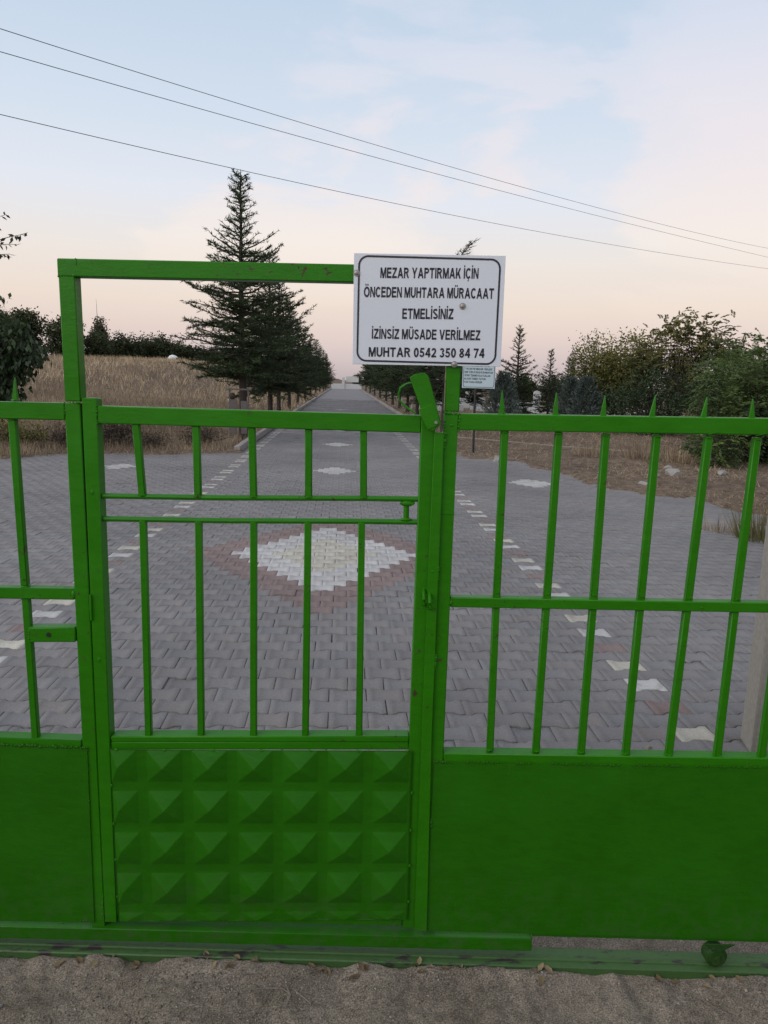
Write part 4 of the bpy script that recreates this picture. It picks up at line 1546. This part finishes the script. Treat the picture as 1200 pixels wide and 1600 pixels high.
fB = broadleaf_meshes([(0, 0, 1.5, 1.3, 1.1, 1.3, 1), (.3, -.4, .9, 1.2, .9, .9, .9)], (0, 0, 0), 62, 260, 4, .115, .034, .10, .5, stems=4, rt=.05, frond=.52, surface=.6)
plant('sumac_bush', (9.0, 15.8, gz_at(9.0, 15.8)), *fB, M_BARK, M_LEAF_FROND, 'dense green bush of long drooping feathered leaves, largest at the right edge', 'bush', 'feather-leaved bushes at the right', .98)
plant('sumac_bush', (9.75, 17.8, gz_at(9.75, 17.8)), *fA, M_BARK, M_LEAF_FROND, 'feather-leaved bush left of the largest one, touching the locust tree', 'bush', 'feather-leaved bushes at the right', .92, 2.0)
plant('sumac_bush', (10.9, 19.5, gz_at(10.9, 19.5)), *fA, M_BARK, M_LEAF_DARK, 'darker feather-leaved bush set back between the locust and the other bushes', 'bush', 'feather-leaved bushes at the right', 1.0, .3)
plant('sumac_bush', (10.6, 16.5, gz_at(10.6, 16.5)), *fB, M_BARK, M_LEAF_FROND, 'tall feather-leaved bush reaching highest at the right edge', 'bush', 'feather-leaved bushes at the right', 1.12, 3.9)
# a low yellowish young bush at the foot of them
m_ = broadleaf_meshes([(0, 0, .45, .5, .4, .45, 1)], (0, 0, 0), 63, 50, 3, .09, .028, .06, .3, stems=2, rt=.015, frond=.32)
plant('young_bush', (7.55, 14.4, gz_at(7.55, 14.4)), *m_, M_BARK, M_SHOOT if False else M_LEAF_FROND, 'small low feather-leaved seedling bush at the foot of the big bushes', 'bush')

# the weeping tree cut by the left edge
m_ = broadleaf_meshes([(-.2, 0, 1.95, .95, .9, .85, 1.2), (-1.1, 0, 2.1, 1.2, 1.0, 1.1, 1), (.35, .1, 1.75, .45, .5, .55, .45), (.75, 0, 1.75, .28, .3, .42, .22), (1.0, 0, 1.95, .16, .2, .22, .07), (.5, -.1, 1.15, .22, .3, .45, .16), (.1, 0, 1.0, .4, .4, .5, .30),
                       (-.5, 0, .9, .7, .5, .6, .5), (.15, 0, 2.75, .35, .3, .25, .16), (.7, 0, 2.35, .18, .2, .2, .07), (-.5, 0, 2.9, .6, .5, .3, .25)], (-1.6, .3, 0), 71, 290, 20, .16, .085, .12, 1.2, .5, stems=2, rt=.09, surface=.3, tint_up=.25)
lt = plant('weeping_tree', (-7.55, 16.2, gz_at(-7.55, 16.2)), *m_, M_BARK, M_LEAF_DARK, 'weeping tree with large drooping dark leaves at the left edge of the gate', 'tree')
# its long upper branch
r7 = np.random.default_rng(77)
S = Soup()
W_ = Soup()
for (x0, z0, x1, z1) in ((-1.2, 3.6, .52, 4.28), (-1.2, 3.7, .30, 4.05), (-1.3, 3.9, .10, 4.62), (-1.2, 3.5, .12, 3.85), (-1.3, 4.0, -.1, 4.35)):
    s = np.linspace(0, 1, 9)
    pts = np.column_stack([x0 + (x1 - x0) * s, r7.normal(0, .02, 9), z0 + (z1 - z0) * s + .10 * np.sin(s * 3)])
    W_.add(*tube_np(pts, np.linspace(.018, .004, 9), 5))
    P = np.stack([np.interp(r7.uniform(.25, 1, 26), s, pts[:, i]) for i in range(3)], 1) if False else None
    sq = np.sort(r7.uniform(.2, 1.0, 30))
    P = np.stack([np.interp(sq, s, pts[:, i]) for i in range(3)], 1)
    D = unit(r7.normal(0, .5, (30, 3)) + np.array([.35, 0, -.65]))
    leaf_quads(S, P, D, .15 * r7.uniform(.6, 1.1, 30), .062 * r7.uniform(.7, 1.1, 30), r7, r7.random(30) * .4)
W_.add(*tube_np([(-1.6, .3, 1.9), (-1.5, .2, 2.8), (-1.3, .05, 3.8), (-1.3, 0, 4.1)], [.06, .05, .035, .02], 6))
ob = link('branch', W_.mesh('branch', True), M_BARK, lt)
ob.location = (.48, 0, .05)
link('leaves', S.mesh('leaves'), M_LEAF_DARK, ob)
# dark weeds under it
m_ = broadleaf_meshes([(0, 0, .35, .9, .5, .38, 1)], (0, 0, 0), 73, 90, 16, .09, .035, .10, -.1, stems=3, rt=.012)
plant('weed_clump', (-6.9, 15.6, gz_at(-6.9, 15.6)), *m_, M_BARK, M_LEAF_OLIVE, 'dark brown-green weeds under the weeping tree, beside the paving', 'weeds', None, .8)

M_SCRUB = mat_leaf('dead scrub', (.040, .030, .020), (.15, .11, .075), .85, .15)
sc_ = broadleaf_meshes([(0, 0, .22, .6, .35, .26, 1)], (0, 0, 0), 75, 60, 16, .10, .018, .10, -.3, stems=3, rt=.010)
for i, (x, y, k_) in enumerate(((-5.75, 15.8, 1.0), (-5.0, 16.6, 1.25), (-4.2, 16.2, .8), (-3.3, 16.9, 1.0))):
    plant('weed_clump', (x, y, gz_at(x, y)), *sc_, M_BARK, M_SCRUB, '%s dark dead scrub clump from the weeping tree at the field edge' % ['first', 'second', 'third', 'fourth'][i], 'weeds', 'dead scrub at the field edge', k_, i * 1.4)

# background trees along the crest of the field
fr1 = broadleaf_meshes([(0, 0, 2.6, 2.6, 2.0, 1.9, 1), (1.8, 0, 2.2, 1.6, 1.6, 1.5, .6), (-1.7, 0, 2.0, 1.7, 1.6, 1.5, .6), (0, 0, 1.0, 2.8, 2.0, 1.1, .7)], (0, 0, 0), 81, 280, 26, .30, .19, .30, .1, stems=2, rt=.12)
fr2 = broadleaf_meshes([(0, 0, 3.0, 2.0, 1.8, 1.7, 1), (.6, 0, 4.0, 1.2, 1.2, 1.0, .4), (0, 0, 1.2, 2.4, 1.8, 1.2, .7)], (0, 0, 0), 82, 240, 26, .30, .19, .28, .1, stems=2, rt=.12)
pop = broadleaf_meshes([(0, 0, 3.2, .75, .75, 2.3, 1), (.35, 0, 2.6, .6, .6, 1.4, .5)], (0, 0, 0), 83, 120, 24, .22, .14, .18, -.3, stems=1, rt=.09)
spire = broadleaf_meshes([(0, 0, 3.6, .50, .50, 3.4, 1)], (0, 0, 0), 84, 90, 12, .26, .11, .16, -.8, stems=1, rt=.07)
BG = [(-30.5, 58, fr2, .85, 'leafy tree on the field crest behind the weeping tree'), (-27.5, 62, fr1, .75, 'bushy tree on the crest between the weeping tree and the door frame'),
      (-32.6, 72, fr2, .95, 'second tree on the crest left of the door frame, partly behind the first'), (-29.0, 70, fr2, .85, 'tree on the crest just left of the raised door frame'),
      (-29.3, 80, fr2, .92, 'crest tree seen through the door frame beside its left upright'),
      (-26.5, 82, fr1, .75, 'low round tree on the crest at the foot of the poplar'), (-25.0, 88, fr1, .80, 'broad rounded tree on the crest right of the poplar'), (-22.8, 91, fr1, .84, 'tallest rounded tree in the middle of the crest seen through the door frame'),
      (-20.6, 92, fr1, .70, 'rounded crest tree right of the tallest one'), (-18.6, 95, fr1, .62, 'small dark tree behind the white heap'), (-16.6, 96, fr1, .58, 'low dark tree beyond the field, left of the tallest conifer'),
      (-14.6, 97, fr1, .62, 'dark tree beyond the field, behind the tallest conifer'), (-12.2, 100, fr2, .6, 'far tree beyond the field, between the left conifers'), (-9.5, 104, fr1, .65, 'farthest tree of the field edge, nearest the road')]
for i, (x, y, m_, s, lb_) in enumerate(BG):
    plant('leafy_tree', (x, y, gz_at(x, y) - .2), *m_, M_BARK, M_LEAF_FAR, lb_, 'tree', 'trees along the crest of the field', s * 1.04, i * 1.7)
plant('poplar_tree', (-27.6, 86, gz_at(-27.6, 86) - .2), *pop, M_BARK, M_LEAF_POPLAR, 'slim pale poplar on the field crest, seen through the door frame', 'tree', None, 1.0, .4)
e = plant('bare_tree', (-28.1, 87, gz_at(-28.1, 87)), mesh_np('trunk', *tube_np([(0, 0, 0), (.02, 0, 3.5), (-.05, 0, 7.0)], [.07, .05, .012], 5)), None, M_BARK_PALE, None, 'thin bare pole-like tree rising above the poplar', 'tree')
PO = [(29.6, 95, .98, 'thin spire poplar in the far gap, leftmost and tallest but one'), (31.3, 95, .82, 'shorter spire poplar between two taller ones far behind'), (33.0, 97, 1.1, 'tallest of the far spire poplars, above the olive shrubs'), (35.6, 99, .92, 'far spire poplar partly behind the olive shrub top'), (52, 96, 1.12, 'far spire poplar rising behind the right feather-leaved bushes'), (55.2, 98, 1.2, 'far spire poplar near the right edge of the photo')]
for i, (x, y, s, lb_) in enumerate(PO):
    plant('spire_poplar', (x, y, gz_at(x, y)), *spire, M_BARK, M_LEAF_POPLAR, lb_, 'tree', 'far spire poplars', s, i * 1.1)
# far dark trees closing the view on the right and at the end of the road
FR = [(14, 60, fr1, .62, 'dark far tree behind the graves, left of the blue-grey cypresses'), (18.5, 62, fr1, .62, 'dark far tree behind the graves and cypresses'), (10, 66, fr2, .6, 'far tree behind the small notice board'),
      (23, 60, fr1, .65, 'far tree behind the olive shrubs'), (28, 58, fr1, .7, 'far tree behind the locust tree'), (34, 60, fr2, .7, 'far tree behind the feather-leaved bushes'), (41, 62, fr1, .7, 'far tree beyond the right edge bushes'),
      (-4.5, 140, fr1, .55, 'low tree at the far end of the road, left side'), (7, 140, fr2, .6, 'low tree at the far end of the road, right side'), (2.6, 150, fr2, .55, 'small tree closing the far end of the road')]
for i, (x, y, m_, s, lb_) in enumerate(FR):
    plant('leafy_tree', (x, y, gz_at(x, y) - .2), *m_, M_BARK, M_LEAF_FAR, lb_, 'tree', 'far trees around the cemetery', s, i * 2.3)

# ------------------------------------------------------------------ dry grass
def grass(name, pts, hmin, hmax, wid, seed, mat, lay=.25, spread=.35):
    r = np.random.default_rng(seed)
    n = len(pts)
    z = ground_z(pts[:, 0], pts[:, 1])
    P = np.column_stack([pts, z - .02])
    lean = r.normal(0, spread, (n, 2))
    flat = r.random(n) < lay
    lean[flat] *= 4.5
    D = unit(np.column_stack([lean, np.ones(n)]))
    L = r.uniform(hmin, hmax, n)
    dist = np.hypot(pts[:, 0], pts[:, 1])
    W = wid * (1 + np.clip(dist - 14, 0, 80) * .035) * r.uniform(.6, 1.4, n)
    S = Soup()
    t = np.clip(.52 + r.normal(0, .33, n) + (vnoise(pts[:, 0], pts[:, 1], .6, seed) - .5) * .6, 0, 1)
    tris(S, P, D, L, W, r, t)
    o = link(name, S.mesh(name), mat)
    return tag(o, kind='stuff')


def scatter(n, x0, x1, y0, y1, seed, dmin=.12, clump=0.0, cs=.5, power=1.0):
    r = np.random.default_rng(seed)
    m = n * 4
    # more samples nearer the camera
    u = r.random(m)
    Y = y0 * (y1 / y0) ** (u ** power)
    X = r.uniform(0, 1, m)
    X = x0 + (x1 - x0) * X
    k = sdist(X, Y, PAVED) > dmin
    if clump:
        k &= vnoise(X, Y, cs, seed + 5) + r.random(m) * (1 - clump) > .62
    return np.column_stack([X, Y])[k][:n]


pts = scatter(60000, -16, -2.45, 13.5, 34, 101, -.06)
tag(grass('dry_grass', pts, .10, .31, .010, 102, M_GRASS), 'tall tan dry grass covering the field left of the road', 'grass')
pts = scatter(45000, -45, -2.6, 34, 100, 103, .3)
tag(grass('far_dry_grass', pts, .18, .5, .016, 104, M_GRASS), 'pale dry grass on the far rise of the field', 'grass')
pts = scatter(42000, 2.6, 14, 8.0, 36, 105, -.16, .45, 1.1)
tag(grass('mown_dry_grass', pts, .05, .19, .010, 106, M_GRASS, .75, .7), 'short cut dry grass and straw on the ground right of the paving', 'grass')
pts = scatter(9000, 2.8, 22, 26, 70, 107, .2)
tag(grass('cemetery_grass', pts, .1, .3, .016, 108, M_GRASS, .3, .4), 'brown dry grass between the graves', 'grass')
# taller tufts
r9 = np.random.default_rng(9)


def tuft(name, x, y, n, rad, h0, h1, mat, label, seed):
    r = np.random.default_rng(seed)
    a_ = r.uniform(0, 2 * np.pi, n)
    q = rad * np.sqrt(r.random(n))
    P = np.column_stack([np.cos(a_) * q, np.sin(a_) * q, np.full(n, -.04)])
    D = unit(np.column_stack([np.cos(a_) * q / rad * .35 + r.normal(0, .12, n), np.sin(a_) * q / rad * .35 + r.normal(0, .12, n), np.ones(n)]))
    S = Soup()
    tris(S, P, D, r.uniform(h0, h1, n), np.full(n, .012), r, r.random(n))
    o = link(name, S.mesh(name), mat)
    o.location = (x, y, gz_at(x, y))
    tag(o, label, 'grass tuft')
    return o


tuft('grass_tuft', 6.55, 15.6, 260, .40, .25, .62, M_GRASS, 'tall straw-coloured grass tuft at the foot of the bushes, left one', 1)
tuft('grass_tuft', 7.25, 15.3, 240, .35, .25, .55, M_GRASS, 'straw-coloured grass tuft beside the seedling bush', 2)
tuft('grass_tuft', 5.75, 16.4, 220, .45, .2, .45, M_GRASS, 'wide straw-coloured grass tuft under the dark shrub', 3)
tuft('grass_tuft', 4.72, 7.75, 420, .26, .2, .62, M_GRASS_GREEN, 'tall half-green grass tuft on the paving edge by the right border', 4)
tuft('grass_tuft', 4.42, 8.15, 130, .16, .12, .34, M_GRASS, 'small pale grass tuft at the paving edge', 5)
tuft('grass_tuft', 4.05, 7.55, 60, .10, .04, .13, M_GRASS_GREEN, 'tiny green weed growing between the stones near the right tuft', 6)
tuft('grass_tuft', 2.02, 2.80, 40, .07, .03, .10, M_GRASS, 'little withered weed at the foot of the concrete post', 7)
tuft('grass_tuft', -6.4, 14.5, 260, .4, .15, .42, M_GRASS, 'pale grass tuft at the paving edge under the weeping tree', 8)

# ------------------------------------------------------------------ things on the ground
def rock(x, y, r_, sq, label, seed, mat=M_STONE, z=None, name='rock'):
    b_ = BM().blob((0, 0, 0), r_ * .78, sq, 2, .2, seed)
    o = b_.done(name, mat, smooth=False)
    o.location = (x, y, (gz_at(x, y) if z is None else z) + r_ * sq[2] * .22)
    o.rotation_euler = (0, 0, seed)
    tag(o, label, 'rock')
    return o


rock(3.30, 15.35, .20, (1.0, .8, .95), 'grey angular rock at the foot of the small notice board pole', 1)
rock(6.05, 13.0, .17, (1.3, .8, .7), 'largest pale stone in the mown grass on the right, slab-like', 2)
rock(5.65, 12.9, .11, (1.2, .8, .7), 'smaller stone just left of the largest slab-like stone', 3)
rock(6.95, 12.95, .15, (1.5, .7, .5), 'flat whitish stone farthest right in the mown grass', 4)
rock(5.05, 11.9, .11, (1.3, .8, .45), 'low pale stone nearest the paving edge', 5)
rock(6.45, 14.1, .09, (1.2, .8, .7), 'small stone behind the flat whitish one', 6)
rock(1.42, 3.03, .022, (1.3, 1, .8), 'small brown clod lying on the paving behind the right bars', 7, M_BARK_PALE, .0)
b_ = BM().tube([(2.7, 20.9, .12), (4.0, 20.0, .10), (5.5, 18.6, .09), (7.2, 16.9, .12), (7.9, 16.4, .1)], .012, 6)
tag(b_.done('cord', M_CONC), 'thin pale cord lying across the dry ground right of the notice board', 'cord')

# concrete post behind the gate
b_ = BM()
b_.box((0, 0, .85), (.17, .17, 1.9), .012)
o = b_.done('concrete_post', M_CONC)
o.location = (1.985, 3.05, 0)
o.rotation_euler = (0, 0, R(-12))
tag(o, 'rough grey concrete post standing on the paving at the right edge', 'post')

# wooden stand around the tallest conifer's trunk
e = empty('tree_guard', (-2.62, 18.7, gz_at(-2.62, 18.7)), R(3))
tag(e, 'weathered wooden box and frame standing round the trunk of the tallest conifer', 'tree guard')
for sx in (-.24, .22):
    BM().box((sx, 0, .66), (.04, .04, 1.34), .004).done('post', M_WOODGREY, e)
BM().box((-.01, -.035, 1.30), (.62, .025, .04), .003).done('crossbar', M_WOODGREY, e)
BM().box((-.15, -.005, .62), (.17, .07, .86), .004).done('board', M_WOODGREY, e)
BM().box((.11, -.005, .60), (.15, .07, .82), .004).done('board', M_WOODGREY, e)
BM().blob((-.17, -.02, 1.13), .075, (1, .8, 1.2), 2, .1, 4).done('knot', M_BARK, e)

# graves
def grave(x, y, L, Wd, H, label, stone=None, seed=0, rz=0.0):
    e = empty('grave', (x, y, gz_at(x, y)), rz)
    tag(e, label, 'grave', 'graves beyond the dry ground')
    b_ = BM()
    t_ = .12
    b_.box((0, -L / 2 + t_ / 2, H / 2), (Wd, t_, H), .01)
    b_.box((0, L / 2 - t_ / 2, H / 2), (Wd, t_, H), .01)
    b_.box((-Wd / 2 + t_ / 2, 0, H / 2), (t_, L - 2 * t_ - .004, H - .01), .01)
    b_.box((Wd / 2 - t_ / 2, 0, H / 2), (t_, L - 2 * t_ - .004, H - .01), .01)
    b_.done('surround', M_MARBLE, e)
    BM().box((0, 0, H * .36), (Wd - 2 * t_ - .006, L - 2 * t_ - .006, H * .72), 0).done('soil_bed', M_SOIL, e)
    if stone:
        w_, h_, th = stone
        k = [(-w_ / 2, H), (w_ / 2, H), (w_ / 2, H + h_ * .86)] + [(w_ / 2 * math.cos(a_), H + h_ * .86 + h_ * .14 * math.sin(a_)) for a_ in np.linspace(.3, math.pi - .3, 6)] + [(-w_ / 2, H + h_ * .86)]
        b_ = BM().prism(k, L / 2 - th, L / 2 - .01, .008)
        b_.done('headstone', M_MARBLE, e)
    return e


grave(10.95, 40.5, 2.0, .9, .28, 'grave with the tall narrow white headstone, between the blue-grey cypresses', (.42, .95, .14))
grave(10.0, 43, 2.1, 2.4, .50, 'long low pale grave surround left of the tall white headstone')
grave(13.2, 41.5, 2.0, 2.2, .30, 'low grey grave surround right of the tall white headstone')
grave(7.85, 42, 2.0, .9, .25, 'grave with a short broad headstone behind the small notice pole', (.55, .55, .13))
grave(5.9, 41, 2.0, 1.3, .40, 'pale grave seen between the latch flap and the gate post', (.30, .9, .13))
grave(7.0, 47, 2.0, 1.8, .45, 'far white grave surround behind the small notice board', (.9, .45, .12))
grave(17.0, 42, 2.0, 1.4, .3, 'grave half hidden at the foot of the olive shrubs', (.4, .55, .12))
grave(15.2, 39, 2.0, 1.5, .26, 'low grave between the narrow cypress and the olive shrubs')
grave(9.0, 52, 2.0, 1.6, .5, 'farthest pale grave, in the gap under the spired conifer', (.5, .5, .12))

# far end of the road
e = empty('boundary_wall', (.4, 128, 0))
tag(e, 'low white wall with a pillar closing the far end of the road', 'wall')
BM().box((0, 0, .45), (5.2, .3, .9), .02).done('wall_body', M_MARBLE, e)
BM().box((-.55, -.25, 1.0), (.45, .18, 2.0), .02).done('pillar', M_MARBLE, e)
BM().box((1.0, .6, 1.7), (2.2, .3, 1.0), .02).done('wall_top', M_MARBLE, e)

# something small, white and rounded on the crest
e = empty('covered_heap', (-15.2, 67, gz_at(-15.2, 67) + .12), R(14))
tag(e, 'small white rounded heap on the field crest, left of the tallest conifer', 'heap')
BM().blob((0, 0, .12), .42, (1.0, .8, .78), 3, .05, 3).done('cover', M_WHITEPAINT, e)
BM().blob((.30, -.22, .10), .10, (1, .8, 1.2), 2, .05, 5).done('opening', M_DARK, e)

# power lines
for pts_, lb_ in (([(-17.0, 5, 6.2), (-6.8, 16, 8.14), (-3.91, 20, 8.68), (1.18, 26, 9.23), (10.18, 34, 9.72), (27.16, 48, 10.71), (45, 62, 12.2)], 'uppermost thin power cable slanting across the sky'),
                  ([(-17.0, 5, 5.9), (-6.82, 16, 7.75), (1.19, 26, 8.87), (10.2, 34, 9.36), (27.23, 48, 10.16), (45, 62, 11.4)], 'middle power cable, running close below the uppermost one'),
                  ([(-17.0, 5, 5.4), (-6.89, 16, 6.62), (-2.8, 21, 7.03), (5.98, 30, 7.82), (27.32, 48, 9.45), (45, 62, 10.9)], 'lowest power cable, passing across the tip of the tallest conifer')):
    cu = np.array(pts_[1:-1])
    tt = cu[:, 1]                                         # a hanging cable: smooth curve through its points
    q = np.linspace(6, 60, 60)
    dg_ = 3 if len(cu) > 4 else 2
    fit = np.column_stack([np.polyval(np.polyfit(tt, cu[:, 0], dg_), q), q, np.polyval(np.polyfit(tt, cu[:, 2], dg_), q)])
    V, F = tube_np(fit, np.full(60, .0075), 6)
    tag(link('power_line', mesh_np('power_line', V, F, smooth=True), M_WIRE), lb_, 'power line', 'power cables')

# ------------------------------------------------------------------ grit, leaves and twigs in front of the gate
r3 = np.random.default_rng(33)
npb = 45000
X = r3.uniform(-1.35, 1.75, npb)
Y = r3.uniform(1.05, 1.80, npb)
dens = vnoise(X, Y, 2.6, 91) + .35 * sstep(.2, 1.0, X)
k = (dens + r3.random(npb) * .5 > .72) & (Y < 1.827 - .0604 * (X - .142) - .028)
X, Y = X[k], Y[k]
npb = len(X)
sz = .0010 + .0030 * r3.random(npb) ** 3 + .0035 * (r3.random(npb) < .008)
ico = np.array([(0, 0, 1), (.9, 0, .1), (0, .9, .1), (-.9, 0, .1), (0, -.9, .1), (0, 0, -.6)])
icof = np.array([(0, 1, 2), (0, 2, 3), (0, 3, 4), (0, 4, 1), (5, 2, 1), (5, 3, 2), (5, 4, 3), (5, 1, 4)])
sc3 = sz[:, None] * r3.uniform(.6, 1.3, (npb, 3))
an = r3.uniform(0, 6.28, npb)
loc3 = ico[None] * sc3[:, None]
ca, sa = np.cos(an)[:, None], np.sin(an)[:, None]
V = np.stack([loc3[..., 0] * ca - loc3[..., 1] * sa + X[:, None], loc3[..., 0] * sa + loc3[..., 1] * ca + Y[:, None], loc3[..., 2] + (dirt_z(X, Y) + sz * .3)[:, None]], -1).reshape(-1, 3)
F = (icof[None] + (np.arange(npb) * 6)[:, None, None]).reshape(-1, 3)
o = link('grit', mesh_np('grit', V, F, tint=np.repeat(r3.random(npb) ** 1.5, 6)), M_PEBBLE)
tag(o, 'loose grit and small gravel on the dirt in front of the gate', 'gravel', kind='stuff')


def leaf_mesh(seed, L, W):
    r = np.random.default_rng(seed)
    s = np.linspace(0, 1, 7)
    wv = np.sin(np.pi * s ** .8) * W / 2
    curl = r.uniform(.1, .5)
    V, F = [], []
    for i in range(7):
        zc = curl * L * (s[i] - .5) ** 2
        V += [(s[i] * L, -wv[i], zc + abs(wv[i]) * r.uniform(.3, .9)), (s[i] * L, 0, zc), (s[i] * L, wv[i], zc + abs(wv[i]) * r.uniform(.3, .9))]
    for i in range(6):
        a_ = i * 3
        F += [(a_, a_ + 3, a_ + 4, a_ + 1), (a_ + 1, a_ + 4, a_ + 5, a_ + 2)]
    return mesh_np('dry_leaf', V, F, tint=np.full(len(V), r.random()), smooth=True)


lm = [leaf_mesh(200 + i, .036, .017) for i in range(5)]
for m_ in lm:
    m_.materials.append(M_DRYLEAF)
for i in range(46):
    u = r3.uniform(-.95, .45) if i < 38 else r3.uniform(.45, 1.0)
    x = .142 + u * .998
    y = 1.827 - .0604 * u - .024 - abs(r3.normal(0, .016))
    o = bpy.data.objects.new('dry_leaf', lm[i % 5])
    COL.objects.link(o)
    o.location = (x, y, float(dirt_z(x, y)) + .003)
    o.rotation_euler = (r3.normal(0, .2), r3.normal(0, .2), r3.uniform(0, 6.28))
    s = r3.uniform(.5, 1.05)
    o.scale = (s, s, s)
    tag(o, 'small curled dry leaf lying in the dirt along the front edge of the track', 'leaf', 'dry leaves along the track')
TW = [([(-.13, 1.735), (-.115, 1.70), (-.125, 1.66)], 'short brown twig pointing toward the track, left of two', .0018), ([(-.105, 1.715), (-.06, 1.675)], 'straight brown twig lying to the right of the forked one', .0018),
      ([(-.24, 1.725), (-.19, 1.732), (-.14, 1.722), (-.115, 1.705)], 'long pale straw bent at its end beside the track', .0013), ([(-.175, 1.722), (-.185, 1.68), (-.215, 1.635)], 'thin dark twig branching below the bent straw', .0013),
      ([(.985, 1.72), (1.02, 1.66), (1.055, 1.625)], 'single pale straw on the gravel at the right', .0013), ([(.46, 1.935), (.50, 1.918), (.545, 1.925)], 'curved pale straw lying behind the track under the right sheet', .0013),
      ([(.30, 1.745), (.305, 1.765)], 'tiny upright straw at the track edge', .0012), ([(.66, 1.52), (.70, 1.505)], 'short straw at the bottom edge of the gravel', .0012)]
for pts_, lb_, rd in TW:
    b_ = BM().tube([(p[0], p[1], float(dirt_z(p[0], p[1])) + .004) for p in pts_], rd, 6)
    tag(b_.done('twig', M_DRYLEAF if False else M_BARK_PALE), lb_, 'twig')
b_ = BM().box((0, 0, .002), (.020, .008, .003), .001)
o = b_.done('litter', M_PLASTIC)
o.location = (.238, 1.592, float(dirt_z(.238, 1.592)) + .004)
o.rotation_euler = (0, .15, .35)
tag(o, 'small white scrap of litter at the bottom edge of the dirt', 'litter')
for x, y, s, lb_ in ((.80, 1.60, .009, 'largest whitish pebble on the gravel at the right'), (.60, 1.735, .006, 'pale pebble beside the track edge'), (.585, 1.765, .006, 'pale pebble against the track front'), (-.875, 1.70, .011, 'largest clod of earth at the left, below the leaves')):
    o = rock(x, y, s, (1.1, .9, .8), lb_, int(x * 100) % 17 + 1, M_STONE, float(dirt_z(x, y)), 'pebble')
